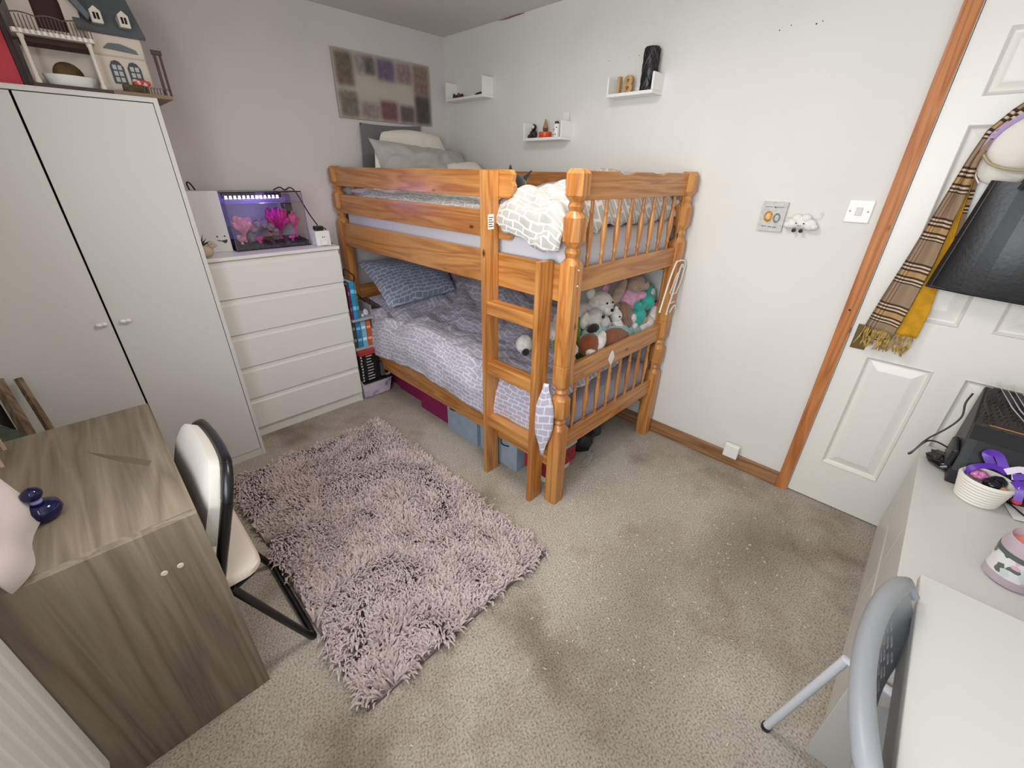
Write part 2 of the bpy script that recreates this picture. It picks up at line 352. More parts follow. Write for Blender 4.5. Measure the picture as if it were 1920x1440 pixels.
# architrave
def arch_poly(y_in, y_out):   # profile across the architrave: steps thinner towards the door
    return [(0, y_out), (-.022, y_out), (-.024, y_out + (y_in - y_out) * .15), (-.018, y_out + (y_in - y_out) * .6), (-.012, y_in), (0, y_in)]
tr1 = MB().prism(arch_poly(DY1 + .002, DY1 + .052), lambda x, y: (x, y, 0), lambda x, y: (x, y, DZ + .05))
t1 = struct(obj('trim_1', tr1, mArch))
obj('screw', MB().lathe([(.004, 0), (.004, .003)], 8, Matrix.Translation((-.021, DY1 + .03, 1.0)) @ Matrix.Rotation(-pi / 2, 4, 'Y')), mDark, t1)
struct(obj('trim_2', MB().prism(arch_poly(DY0 - .002, DY0 - .05), lambda x, y: (x, y, 0), lambda x, y: (x, y, DZ + .05)), mArch))
struct(obj('trim_3', B(-.02, 0, DY0, DY1, DZ, DZ + .05), mArch, bev=.004))
# six panel door
door = struct(obj('door_1', B(.025, .045, DY0 + .003, DY1 - .003, .008, DZ - .003), mDoor))
ys = [(-2.943, -3.166), (-3.257, -3.50)]
zs = [(.235, .812), (1.0, 1.685), (1.768, 1.955)]
def stile(a, b, z0, z1, nm): obj(nm, B(.004, .026, min(a, b), max(a, b), z0, z1), mDoor, door)
stile(DY1 - .003, ys[0][0], .008, DZ - .003, 'stile'); stile(ys[0][1], ys[1][0], .008, DZ - .003, 'stile'); stile(ys[1][1], DY0 + .003, .008, DZ - .003, 'stile')
for a, b in ys:
    lv = [.008] + [q for z in zs for q in z] + [DZ - .003]
    for k in range(0, len(lv), 2): stile(a, b, lv[k], lv[k + 1], 'rail')
    for (z0, z1) in zs:
        m = MB(); g = .012; e = .05 if z1 - z0 > .3 else .035
        lo, hi = min(a, b), max(a, b)
        # sloping moulding down from the face, then a raised field
        def ring(x, i): return [(x, lo + i, z0 + i), (x, hi - i, z0 + i), (x, hi - i, z1 - i), (x, lo + i, z1 - i)]
        lvls = [ring(.004, 0), ring(.000, .003), ring(.015, g), ring(.017, g + .006), ring(.006, e), ring(.005, e + .004)]
        vs = [p for r_ in lvls for p in r_]; fs = []
        for k in range(len(lvls) - 1):
            for q in range(4): fs.append((k * 4 + q, k * 4 + (q + 1) % 4, k * 4 + 4 + (q + 1) % 4, k * 4 + 4 + q))
        n4 = 4 * (len(lvls) - 1); fs.append((n4, n4 + 1, n4 + 2, n4 + 3))
        m.add(vs, fs); obj('panel', m, mDoor, door)
hp = obj('handle_plate', B(.0, .0045, -2.925, -2.872, .835, .945), mBrass, door, bev=.002)
obj('handle_lever', MB().tube([(.002, -2.90, .91), (-.03, -2.90, .91), (-.035, -2.905, .91), (-.035, -2.99, .905)], .008, 8), mBrass, door, True)
obj('latch_strike', B(-.013, -.006, DY1 + .0, DY1 + .004, .90, .925), mBrass, t1)
# ------------------------------------------------------------------ wardrobe
wd = thing('wardrobe', 'tall white two door wardrobe in the corner beside the drawers', 'wardrobe', (-2.31, -.29, 0))
wx0, wx1, wy0, wy1, wh = -2.722, -1.900, -.575, -.02, 1.753
for a in (wx0, wx1 - .017): obj('side_panel', B(a, a + .017, wy0, wy1, 0, wh), mWhite, wd, bev=.0012)
obj('top_panel', B(wx0 + .017, wx1 - .017, wy0, wy1, wh - .017, wh), mWhite, wd, bev=.001)
obj('base_panel', B(wx0 + .017, wx1 - .017, wy0 + .03, wy1, .045, .06), mWhite, wd)
obj('plinth', B(wx0 + .017, wx1 - .017, wy0 + .004, wy0 + .02, 0, .045), mWhite, wd)
obj('back_panel', B(wx0 + .017, wx1 - .017, wy1 - .006, wy1, .06, wh - .017), mDark, wd)
obj('centre_post', B(-2.32, -2.30, wy0 + .03, wy0 + .06, .06, wh - .017), mDark, wd)
for a, b, kx in ((wx0 + .019, -2.3135, -2.343), (-2.3065, wx1 - .0195, -2.264)):
    d = obj('door', B(a, b, wy0, wy0 + .018, .048, wh - .020), mWhite, wd, bev=.001)
    obj('knob', MB().ell((kx - .009, wy0 - .012, .902), (.011, .008, .009)).ell((kx + .009, wy0 - .012, .902), (.011, .008, .009)).lathe([(.006, 0), (.005, .014)], 8, Matrix.Translation((kx, wy0, .898)) @ Matrix.Rotation(pi / 2, 4, 'X')), mPlast, d, True)
# ------------------------------------------------------------------ chest of drawers
ch = thing('chest_of_drawers', 'white five drawer chest under the fish tank', 'chest of drawers', (-1.53, -.2, 0))
cx0, cx1, cy0, cy1, chh = -1.895, -1.178, -.385, -.02, 1.09
for a in (cx0, cx1 - .016): obj('side_panel', B(a, a + .016, cy0 + .012, cy1, 0, chh - .018), mWhiteB, ch, bev=.001)
obj('top', B(cx0 - .004, cx1 + .004, cy0 - .006, cy1, chh - .018, chh), mWhiteB, ch, bev=.002)
obj('back_panel', B(cx0 + .016, cx1 - .016, cy1 - .006, cy1, .03, chh - .018), mWhiteB, ch)
obj('plinth', B(cx0 + .016, cx1 - .016, cy0 + .022, cy0 + .036, 0, .085), mWhiteB, ch)
zt = chh - .022; dh = (zt - .07) / 5
for i in range(5):
    z1 = zt - i * dh; z0 = z1 - dh + .004
    # front with a set back finger groove along its top edge
    poly = [(cy0, z0), (cy0, z1 - .032), (cy0 + .010, z1 - .024), (cy0 + .010, z1), (cy0 + .018, z1), (cy0 + .018, z0)]
    obj('drawer', MB().prism(poly, lambda y, z: (cx0 + .002, y, z), lambda y, z: (cx1 - .002, y, z)), mWhiteB, ch)
# ------------------------------------------------------------------ bunk bed
bed = thing('bunk_bed', 'orange pine bunk bed with turned posts and ladder', 'bunk bed', (-.5, -1.02, 0))
def post_ring(z, a, k, c):
    pts = []
    for i in range(48):
        t_ = 2 * pi * i / 48; ca, sa = abs(cos(t_)), abs(sin(t_))
        r = a if k == 0 else min(a / max(ca, sa), a * k / (ca + sa))
        pts.append((c[0] + r * cos(t_), c[1] + r * sin(t_), z))
    return pts
K1, K2 = 1.767, 1.577
PP = [(0, .036, K1), (.44, .036, K1), (.458, .030, 0), (.464, .026, 0), (.476, .031, 0), (.488, .026, 0), (.496, .030, 0), (.510, .038, K2), (.598, .038, K2), (.614, .030, 0), (.620, .026, 0),
      (.634, .032, 0), (.648, .026, 0), (.656, .030, 0), (.672, .036, K1), (.763, .036, K1), (.765, .0335, K1), (.769, .0335, K1), (.771, .036, K1), (1.196, .036, K1), (1.214, .030, 0), (1.222, .026, 0), (1.240, .032, 0), (1.258, .026, 0), (1.264, .030, 0),
      (1.282, .039, K2), (1.366, .039, K2), (1.382, .030, 0), (1.388, .026, 0), (1.404, .032, 0), (1.418, .026, 0), (1.424, .030, 0), (1.440, .039, K2), (1.512, .039, K2), (1.528, .027, K2)]
def post(c):
    vs = []; 
    for z, a, k in PP: vs += post_ring(z, a, k, c)
    fs = [(i * 48 + q, i * 48 + (q + 1) % 48, (i + 1) * 48 + (q + 1) % 48, (i + 1) * 48 + q) for i in range(len(PP) - 1) for q in range(48)]
    fs.append(tuple(range(47, -1, -1))); fs.append(tuple((len(PP) - 1) * 48 + q for q in range(48)))
    return obj('post', MB().add(vs, fs), mPine['z'], bed, True, ang=28)
PX0, PX1, PY0, PY1 = -.975, -.058, -2.015, -.06
for c in ((PX0, PY0), (PX1, PY0), (PX0, PY1), (PX1, PY1)): post(c)
def rail_end(y, zs_, nm):     # cross rail between the posts with a scalloped top
    z0, z1 = zs_; a, b = PX0 + .03, PX1 - .03; L = b - a
    top = [(0, 0), (.26, 0), (.30, -.010), (.36, -.010), (.42, -.001), (.58, -.001), (.64, -.010), (.70, -.010), (.74, 0), (1, 0)] if nm == 'top_rail' else [(0, 0), (1, 0)]
    poly = [(a, z0), (b, z0)] + [(a + L * t_, z1 + d) for t_, d in reversed(top)]
    obj(nm, MB().prism(poly, lambda x, z: (x, y - .011, z), lambda x, z: (x, y + .011, z)), mPine['x'], bed, bev=.003)
SPR = [(.0075, 0), (.0075, .12), (.011, .15), (.0075, .18), (.0095, .25), (.0135, .42), (.0135, .5), (.0095, .70), (.0075, .80), (.011, .83), (.0075, .86), (.0075, 1)]
for y in (PY0, PY1):
    for zs_, nm in (((1.422, 1.522), 'top_rail'), ((1.078, 1.174), 'foot_rail'), ((.652, .752), 'top_rail_lower'), ((.300, .395), 'foot_rail')): rail_end(y, zs_, nm)
    for z0, z1 in ((1.174, 1.422), (.395, .652)):
        for i in range(9):
            x = -.873 + i * .0985
            obj('spindle', MB().lathe([(r, z0 + t_ * (z1 - z0)) for r, t_ in SPR], 10, Matrix.Translation((x, y, 0))), mPine['z'], bed, True, ang=60)
gy0, gy1 = -1.705, PY1 - .02
def wavy_end(z0, z1):   # guard rail: square end at the post, wavy end behind the ladder
    h = z1 - z0
    return [(gy1, z0), (gy1, z1), (gy0 + .015, z1), (gy0, z1 - h * .15), (gy0 + .006, z1 - h * .4), (gy0 - .004, z1 - h * .55), (gy0 + .004, z1 - h * .8), (gy0 + .02, z0)]
for z0, z1 in ((1.413, 1.521), (1.249, 1.363)):
    obj('guard_rail', MB().prism(wavy_end(z0, z1), lambda y, z: (-.995, y, z), lambda y, z: (-.972, y, z)), mPine['y'], bed, bev=.003)
obj('guard_rail', B(-.047, -.025, PY0 + .03, PY1 - .03, 1.425, 1.517), mPine['y'], bed, bev=.003)
for z0, z1 in ((1.042, 1.190), (.205, .335)):
    for x in (-.984, -.047): obj('side_rail', B(x - .012, x + .012, PY0 + .03, PY1 - .03, z0, z1), mPine['y'], bed, bev=.003)
for z0 in (1.078, .26):
    for i in range(12):
        y = -1.9 + i * .155; obj('slat', B(-.97, -.06, y, y + .07, z0, z0 + .016), mPine['x'], bed)
# ladder
for y, zt_ in ((-1.612, 1.516), (-1.934, 1.205)):
    obj('ladder_rail', B(-1.083, -.997, y - .0125, y + .0125, 0, zt_), mPine['z'], bed, bev=.002)
for z in (.958, .655, .350):
    obj('ladder_rung', B(-1.075, -1.012, -1.9215, -1.6245, z - .034, z + .026), mPine['y'], bed, bev=.004)
st = obj('sticker', B(-1.060, -1.026, -1.6252, -1.6244, 1.292, 1.352), mPlast, bed, label='white rounded warning sticker on the ladder rail')
for k in range(5): obj('print_line', B(-1.056, -1.030 - (.006 if k % 2 else 0), -1.6256, -1.6252, 1.302 + k * .009, 1.305 + k * .009), mBlack, st)
for z in (1.176, 1.114):
    obj('bolt', MB().lathe([(.007, 0), (.006, .004)], 10, Matrix.Translation((PX0 + .002, PY0 - .035, z)) @ Matrix.Rotation(pi / 2, 4, 'X')), mChrome, bed, True)
# ------------------------------------------------------------------ mattresses and bedding
def mattress(name, label, z0, z1, mt, x0=-.962, x1=-.068, y0=-1.985, y1=-.085):
    def fn(u, v):
        a = 2 * pi * u; return 0
    m_ = MB(); poly = rrect(x0, x1, y0, y1, .06, 4)
    def lvl(z, i): 
        return [((x - (x0 + x1) / 2) * (1 - i) + (x0 + x1) / 2, (y - (y0 + y1) / 2) * (1 - i * .5) + (y0 + y1) / 2, z + .004 * fnoise(x * 6, y * 6, z * 3)) for x, y in poly]
    L = [(z0, .02), (z0 + .015, 0), (z0 + (z1 - z0) * .5, -.004), (z1 - .03, 0), (z1 - .008, .02), (z1, .06)]
    vs = []; n = len(poly)
    for z, i in L: vs += lvl(z, i)
    fs = [(k * n + q, k * n + (q + 1) % n, (k + 1) * n + (q + 1) % n, (k + 1) * n + q) for k in range(len(L) - 1) for q in range(n)]
    fs.append(tuple(range(n - 1, -1, -1))); fs.append(tuple((len(L) - 1) * n + q for q in range(n)))
    m_.add(vs, fs); return tag(obj(name, m_, mt, None, True, ang=50), label, 'mattress')
mattress('mattress', 'white sheeted mattress on the upper bunk', 1.094, 1.31, mSheet)
mattress('mattress', 'lilac grey sheeted mattress on the lower bunk', .276, .49, mSheetL)
def sm(a, b, x): 
    t_ = max(0, min(1, (x - a) / (b - a))); return t_ * t_ * (3 - 2 * t_)
def wr_(x, y, s=1.0):   # cloth wrinkles
    return s * (.012 * fnoise(x * 5, y * 5, 1) + .010 * (1 - abs(fnoise(x * 9 + 3, y * 6 + fnoise(x * 4, y * 4) * 1.2, 5)) * 2) + .004 * fnoise(x * 24, y * 24, 2))
def duvet_up(u, v):
    y = -.30 - u * 1.70; foot = sm(-1.52, -1.72, y)
    zt_ = 1.375 + .05 * foot + wr_(v * 1.0, y, .8 + 1.4 * foot) + .03 * foot * fnoise(v * 7, y * 6, 3) * sm(.2, .5, v)
    zt_ += .07 * sm(-1.15, -1.4, y) * sm(-1.85, -1.65, y) * sm(.45, .2, v)
    if v < .72:
        x = -.10 - v / .72 * .82
    else:
        t_ = (v - .72) / .28; s_ = sin(t_ * pi / 2)
        out = .045 + foot * .055; drop = .035 + foot * (.125 + .045 * sm(-1.70, -1.95, y))
        x = -.92 - out * s_ + .008 * foot * fnoise(y * 14, t_ * 3, 9); zt_ -= drop * (t_ ** 1.6) + .012 * sin(t_ * pi) * fnoise(y * 9, 3)
    e = sm(.95, 1.0, u); zt_ -= .125 * e * sm(1.0, .72, v)
    zt_ -= .03 * sm(.05, 0, u)
    y2 = max(y, -1.985)
    if v > .7: y2 = max(y, -1.965)
    return (x, y2, zt_)
tag(obj('duvet', MB().grid(duvet_up, 130, 90, 1.8, 1.25, .018), mDuvetU, None, True, ang=180), 'white duvet with grey brick print bunched on the upper bunk', 'duvet')
def duvet_low(u, v):
    y = -.20 - u * 1.77
    wall = .075 * sm(-1.5, -.3, y) + .05
    zt_ = .575 + .02 * sin(y * 5) + wr_(v, y, 2.2) + wall * sm(.30, .05, v)
    zt_ += .05 * sm(.5, .25, v) * (1 + fnoise(y * 4, v * 5, 4))
    # big diagonal folds fanning out from near the pillow
    ang_ = math.atan2(v * 1.1 - .12, (-y) - .35); rad = sqrt((v * 1.1 - .12) ** 2 + (y + .35) ** 2)
    zt_ += .022 * sin(ang_ * 15) * sm(.05, .3, rad) * sm(1.2, .5, rad)
    if v < .66:
        x = -.075 - v / .66 * .865
    else:
        t_ = (v - .66) / .34; s_ = sin(min(1, t_ * 1.25) * pi / 2)
        x = -.94 - .085 * s_ + (.014 * fnoise(y * 7, t_ * 2.5, 6) - .008 * abs(fnoise(y * 15, t_ * 4, 16))) * t_
        zt_ -= .225 * t_ ** 1.45 - .010 * sin(t_ * pi) * (1 + fnoise(y * 6, 8))
        zt_ += .014 * fnoise(y * 3.1, 0, 11) * t_ - .75 * wr_(v, y, 2.2) * t_
        if y < -1.60: x += .022 * sm(-1.58, -1.64, y)
    e = sm(.97, 1.0, u); zt_ -= .05 * e
    return (x, max(y, -1.965), zt_)
dl = tag(obj('duvet', MB().grid(duvet_low, 150, 100, 1.9, 1.35, .016), mDuvetL, None, True, ang=180), 'lilac duvet with brick print rumpled on the lower bunk', 'duvet')
# pointed corner of the lower duvet hanging between ladder and post
def flap(u, v):
    z = .68 - v * .385; half = (1 - sm(.55, 1.02, v)) * (.25 + .75 * sm(0, .4, v)) + .04; k = (u - .5) * 2 * half
    return (-1.036 + .022 * k - .010 * sin(v * pi) * (1 - (2 * u - 1) ** 2), -1.974 - .034 * k, z)
obj('duvet_corner', MB().grid(flap, 8, 18, .12, .33, .010), mDuvetL, dl, True, ang=180)
def pillow(name, q, t, mt, label, n=22, us=.8, vs_=.5, wr=.008, seed=0, pin=.05):
    A, Bq, Cq, Dq = [Vector(p) for p in q]; nn = (Bq - A).cross(Dq - A).normalized(); ce = (A + Bq + Cq + Dq) / 4
    m_ = MB()
    for sgn in (1, -1):
        def fn(u, v):
            U, V = 2 * u - 1, 2 * v - 1
            # sides pull in between the corners
            U2 = U * (1 - pin * (1 - V * V)); V2 = V * (1 - pin * (1 - U * U)); uu, vv = (U2 + 1) / 2, (V2 + 1) / 2
            p = A * (1 - uu) * (1 - vv) + Bq * uu * (1 - vv) + Cq * uu * vv + Dq * (1 - uu) * vv
            f = (max(0, 1 - abs(U) ** 2.4) * max(0, 1 - abs(V) ** 2.4)) ** .5
            w_ = wr * (fnoise(u * 5 + seed, v * 5, seed) + .6 * (1 - 2 * abs(fnoise(u * 7 + seed * 3, v * 4 + seed, 2)))) * min(1, f * 2)
            return p + nn * sgn * (t * f + w_)
        m_.grid(fn, n, n, us, vs_)
    return tag(obj(name, m_, mt, None, True, ang=180), label, 'pillow')
pillow('pillow', [(-.80, -.05, 1.36), (-.30, -.05, 1.36), (-.27, -.035, 1.80), (-.75, -.035, 1.785)], .022, mPilDark, 'dark grey pillow standing against the wall behind the others', wr=.004, seed=1)
pillow('pillow', [(-.70, -.20, 1.40), (-.14, -.20, 1.40), (-.17, -.11, 1.735), (-.64, -.11, 1.735)], .055, mPilWhite, 'cream white pillow with rounded top behind the grey pillow', seed=2, pin=-.16)
pillow('pillow', [(-.88, -.46, 1.37), (-.08, -.48, 1.37), (-.10, -.29, 1.635), (-.84, -.29, 1.685)], .07, mPilGrey, 'creased grey pillow propped in front on the upper bunk', seed=5, wr=.028, n=40, pin=.10)
pillow('pillow', [(-.90, -.40, 1.40), (-.55, -.52, 1.36), (-.50, -.36, 1.44), (-.78, -.25, 1.68)], .03, mPilWhite, 'cream pillow edge peeping out under the creased grey pillow', seed=6)
pillow('pillow', [(-.42, -.72, 1.36), (-.09, -.72, 1.36), (-.09, -.42, 1.57), (-.36, -.42, 1.55)], .05, mPilWhite, 'small cream pillow beside the right wall on the upper bunk', seed=7)
pillow('pillow', [(-.95, -.62, 1.365), (-.55, -.60, 1.365), (-.55, -.14, 1.37), (-.95, -.14, 1.385)], .035, mSheet, 'flat white pillow seen between the guard rails of the upper bunk', seed=9)
pillow('pillow', [(-.93, -.47, .665), (-.34, -.46, .69), (-.20, -.13, .875), (-.93, -.09, .92)], .085, mPilBrick, 'blue grey brick print pillow at the head of the lower bunk', seed=3, wr=.010, n=32)
pillow('pillow', [(-.90, -.50, .575), (-.12, -.50, .575), (-.12, -.10, .66), (-.90, -.10, .66)], .05, mDuvetL, 'lilac brick print pillow lying flat under the blue grey one', seed=4)
pillow('pillow', [(-.26, -.42, .64), (-.10, -.42, .64), (-.09, -.10, .86), (-.27, -.09, .88)], .04, mPink, 'dusty pink cushion beside the blue grey pillow on the lower bunk', seed=8)
# ------------------------------------------------------------------ shaggy rug
rug = thing('rug', 'rectangular shaggy mauve grey rug on the carpet', 'rug', (-1.69, -1.48, 0))
rx0, rx1, ry0, ry1 = -2.13, -1.265, -2.225, -.74
mRugB = M('rug_backing', (118, 104, 100), 1.0)
N = NT('shaggy_pile'); uvn = N.n('ShaderNodeUVMap'); sp = N.n('ShaderNodeSeparateXYZ'); N.l(uvn.outputs[0], sp.inputs[0])
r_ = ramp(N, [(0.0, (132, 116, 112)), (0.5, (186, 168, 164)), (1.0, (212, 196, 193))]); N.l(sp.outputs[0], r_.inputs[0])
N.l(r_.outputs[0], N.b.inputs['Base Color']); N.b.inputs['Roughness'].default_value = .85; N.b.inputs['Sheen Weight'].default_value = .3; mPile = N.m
obj('backing', B(rx0, rx1, ry0, ry1, .001, .010), mRugB, rug)
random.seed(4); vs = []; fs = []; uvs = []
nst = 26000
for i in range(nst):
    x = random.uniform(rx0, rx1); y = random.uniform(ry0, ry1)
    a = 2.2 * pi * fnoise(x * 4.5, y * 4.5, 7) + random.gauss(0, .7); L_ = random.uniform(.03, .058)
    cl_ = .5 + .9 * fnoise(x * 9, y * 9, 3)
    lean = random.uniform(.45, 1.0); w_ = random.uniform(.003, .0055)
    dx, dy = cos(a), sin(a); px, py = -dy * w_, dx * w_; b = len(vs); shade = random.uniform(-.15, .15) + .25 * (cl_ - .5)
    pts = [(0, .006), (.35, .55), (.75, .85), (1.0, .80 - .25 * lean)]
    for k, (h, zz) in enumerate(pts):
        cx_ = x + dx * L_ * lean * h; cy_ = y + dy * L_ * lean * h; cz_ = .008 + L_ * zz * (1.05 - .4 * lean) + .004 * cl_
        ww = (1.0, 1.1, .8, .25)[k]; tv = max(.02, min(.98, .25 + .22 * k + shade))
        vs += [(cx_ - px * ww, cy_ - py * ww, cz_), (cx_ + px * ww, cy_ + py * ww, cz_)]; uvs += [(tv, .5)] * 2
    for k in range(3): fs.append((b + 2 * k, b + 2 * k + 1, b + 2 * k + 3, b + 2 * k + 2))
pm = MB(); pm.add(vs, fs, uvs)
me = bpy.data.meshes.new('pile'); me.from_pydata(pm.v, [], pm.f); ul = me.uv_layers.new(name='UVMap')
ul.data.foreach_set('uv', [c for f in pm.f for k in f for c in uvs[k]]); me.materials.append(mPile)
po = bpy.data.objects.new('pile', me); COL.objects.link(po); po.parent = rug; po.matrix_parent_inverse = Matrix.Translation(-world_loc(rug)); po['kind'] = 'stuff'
# pale lint on the carpet
lm = MB(); random.seed(8)
for i in range(420):
    x = -1.25 + random.gauss(.25, .42); y = -2.35 + random.gauss(-.1, .42)
    if not (-2.2 < x < -.1 and -3.2 < y < -1.7) or (x < -1.22 and y > -2.28): continue
    a = random.uniform(0, pi); l_ = random.uniform(.002, .006); w_ = random.uniform(.0008, .0016)
    lm.box(-l_, l_, -w_, w_, 0, .002, Matrix.Translation((x, y, .0005)) @ Matrix.Rotation(a, 4, 'Z'))
lo = tag(obj('carpet_lint', lm, M('pale_lint', (214, 208, 196), .9)), 'pale flecks of lint scattered over the carpet', 'lint'); lo['kind'] = 'stuff'
# ------------------------------------------------------------------ grey oak desk
dk = thing('desk', 'grey oak effect desk with solid end panels under the window', 'desk', (-2.54, -1.53, 0))
dx0, dx1, dy0, dy1, dz = -2.755, -2.311, -1.911, -1.150, .739
obj('desktop', B(dx0, dx1, dy0 + .0245, dy1, dz - .024, dz), mOak['y'], dk, bev=.0015)
obj('end_panel', B(dx0, dx1, dy0, dy0 + .024, 0, dz), mOak['z'], dk, bev=.0015)
obj('end_panel', B(dx0, dx1 - .02, dy1 - .03, dy1 - .006, 0, dz - .0245), mOak['z'], dk, bev=.0015)
obj('modesty_panel', B(dx0 + .02, dx0 + .036, dy0 + .025, dy1 - .031, .3, dz - .0245), mOak['y'], dk)
obj('dark_streak', MB().prism([(-2.488, -1.392), (-2.45, -1.446), (-2.40, -1.512), (-2.357, -1.578), (-2.366, -1.602), (-2.41, -1.54), (-2.455, -1.462)], lambda x, y: (x, y, dz + .0004), lambda x, y: (x, y, dz + .0001)), M('streak_brown', (104, 92, 77), .7), dk)  # thin darker brown streak laid on the desktop
for x in (-2.416, -2.383):
    obj('screw_cap', MB().lathe([(.0075, 0), (.006, .002)], 12, Matrix.Translation((x, dy0, .607)) @ Matrix.Rotation(pi / 2, 4, 'X')), M('cream_cap', (205, 196, 178), .5), dk, True)
# ------------------------------------------------------------------ black and white folding chair
c1 = thing('folding_chair', 'black tube folding chair with white padded seat tucked under the grey desk', 'chair', (-2.33, -1.66, 0))
def arc_pts(c, r, a0, a1, n=5, ax=('y', 'z'), fixed=0.0):
    out = []
    for k in range(n + 1):
        a = radians(a0 + (a1 - a0) * k / n); out.append((fixed, c[0] + r * cos(a), c[1] + r * sin(a)))
    return out
ya, yb, ztp, rr_ = -1.44, -1.868, .775, .095
pts = [(0, yb, .40), (0, yb, ztp - rr_)] + arc_pts((yb + rr_, ztp - rr_), rr_, 180, 90) + arc_pts((ya - rr_, ztp - rr_), rr_, 90, 0) + [(0, ya, .40)]
def lean_b(p):  # lean of the back and a slight bow across it
    t_ = (p[2] - .40) / .375; s_ = (p[1] - (ya + yb) / 2) / .2175
    return (-2.345 + .125 * t_ + .018 * (1 - s_ * s_), p[1], p[2])
obj('back_frame', MB().tube([lean_b(p) for p in bez(pts, 3)], .0145, 10), mBlackTube, c1, True)
def backpad(u, v):
    y = ya - .004 + u * (yb - ya + .008); U = 2 * u - 1; cut = .085 * max(0, (abs(U) - .55) / .45) ** 2
    z = .575 + v * (ztp + .006 - .575 - cut) + cut * 0.0
    p = lean_b((0, y, z)); return (p[0] - .016 - .012 * (1 - abs(U) ** 4) * (1 - abs(2 * v - 1) ** 4), p[1], p[2])
obj('back_pad', MB().grid(backpad, 20, 14, 1, 1, -.028), mVinyl, c1, True, ang=50)
seatpoly = rrect(-2.585, -2.215, -1.880, -1.46, .055, 6)
sm_ = MB(); 
for zz, ii in (): pass
n_ = len(seatpoly); lv = [(.418, .97), (.424, 1.0), (.440, 1.0), (.450, .965), (.453, .85)]
vs = [((x + 2.40) * k + -2.40, (y + 1.67) * k - 1.67, z + .004) for z, k in lv for x, y in seatpoly]
fs = [(i * n_ + q, i * n_ + (q + 1) % n_, (i + 1) * n_ + (q + 1) % n_, (i + 1) * n_ + q) for i in range(4) for q in range(n_)] + [tuple(range(n_ - 1, -1, -1)), tuple(4 * n_ + q for q in range(n_))]
obj('seat', sm_.add(vs, fs), mVinylS, c1, True, ang=40)
# rear U leg resting on the carpet, front U leg under the desk
obj('rear_leg', MB().tube(bez([(-2.31, -1.872, .415), (-2.165, -1.872, .035), (-2.152, -1.855, .014), (-2.150, -1.79, .012), (-2.150, -1.53, .012), (-2.150, -1.46, .014), (-2.165, -1.443, .035), (-2.31, -1.44, .415)], 6), .012, 10), mBlackTube, c1, True)
obj('front_leg', MB().tube(bez([(-2.345, -1.868, .40), (-2.58, -1.866, .03), (-2.60, -1.845, .013), (-2.60, -1.48, .013), (-2.58, -1.442, .03), (-2.345, -1.44, .40)], 6), .012, 10), mBlackTube, c1, True)
obj('seat_bracket', MB().tube([(-2.245, -1.85, .41), (-2.31, -1.868, .40), (-2.42, -1.868, .405)], .008, 8), mBlackTube, c1, True)
obj('seat_bracket', MB().tube([(-2.245, -1.50, .41), (-2.31, -1.45, .40), (-2.42, -1.45, .405)], .008, 8), mBlackTube, c1, True)
# ------------------------------------------------------------------ radiator and curtain
rad = thing('radiator', 'white panel radiator with vertical flutes below the window', 'radiator', (-2.72, -2.5, .1))
def radface(u, v):
    y = -1.916 - u * 1.2; ph = (u * 24) % 1.0
    return (-2.676 - .012 * sm(.30, .5, abs(ph - .5)) * (1 if .015 < u < .985 else 0), y, .12 + v * .54)
obj('front_panel', MB().grid(radface, 288, 2, thick=-.012), M('radiator_enamel', (226, 226, 220), .4), rad)
obj('rear_panel', B(-2.755, -2.735, -3.13, -1.94, .13, .65), mWhite, rad)
obj('top_grille', B(-2.745, -2.690, -3.13, -1.94, .655, .662), mWhite, rad)
obj('side_cover', B(-2.745, -2.690, -1.926, -1.919, .13, .655), mWhite, rad)
obj('bracket', B(XL + .004, -2.755, -2.05, -2.02, .3, .5), mWhite, rad)
cur = thing('curtain', 'pale pink white curtain hanging over the corner of the grey desk', 'curtain', (-2.68, -1.75, .76))
mCur = M('pale_curtain', (228, 216, 214), .9, bmp=.1, bscale=20, sheen=.3)
def curt(u, v):
    t_ = v                                             # v: 0 at the rail, 1 at the hem
    fold = sin(u * pi * 2.6 + .2) * (.018 + .004 * t_)
    flare = t_ ** 3.0
    x = XL + .05 + fold * .8 + flare * (.155 - .06 * abs(2 * u - 1) ** 2)
    y = -1.60 - u * .36 + flare * .02
    z = 2.25 - v * 1.497
    return (x, y, z)
obj('drape', MB().grid(curt, 60, 24, 1, 1, .004), mCur, cur, True, ang=180)
obj('rail', MB().tube([(XL + .05, -1.62, 2.26), (XL + .05, -3.6, 2.26)], .012, 8), mWhite, cur, True)
# ------------------------------------------------------------------ low white drawers beside the door
lc = thing('low_drawers', 'low white drawer unit in front of the door with printer on top', 'drawers', (-.65, -3.45, 0))
lx0, lx1, ly0, ly1, lh = -1.235, -.085, -3.66, -3.237, .53
obj('top', B(lx0, lx1, ly0, ly1 + .006, lh - .020, lh), mWhite, lc, bev=.002)
for a in (lx0, lx1 - .018): obj('side_panel', B(a, a + .018, ly0, ly1 - .012, 0, lh - .0205), mWhite, lc, bev=.001)
obj('back_panel', B(lx0 + .018, lx1 - .018, ly0, ly0 + .008, .03, lh - .021), mWhite, lc)
for i in range(2):
    z0 = .055 + i * .228; xm = (lx0 + lx1) / 2
    for a, b in ((lx0 + .002, xm - .002), (xm + .002, lx1 - .002)):
        d = obj('drawer', B(a, b, ly1 - .014, ly1, z0, z0 + .205), mWhite, lc, bev=.0015)
obj('plinth', B(lx0 + .018, lx1 - .018, ly1 - .03, ly1 - .018, 0, .05), mWhite, lc)
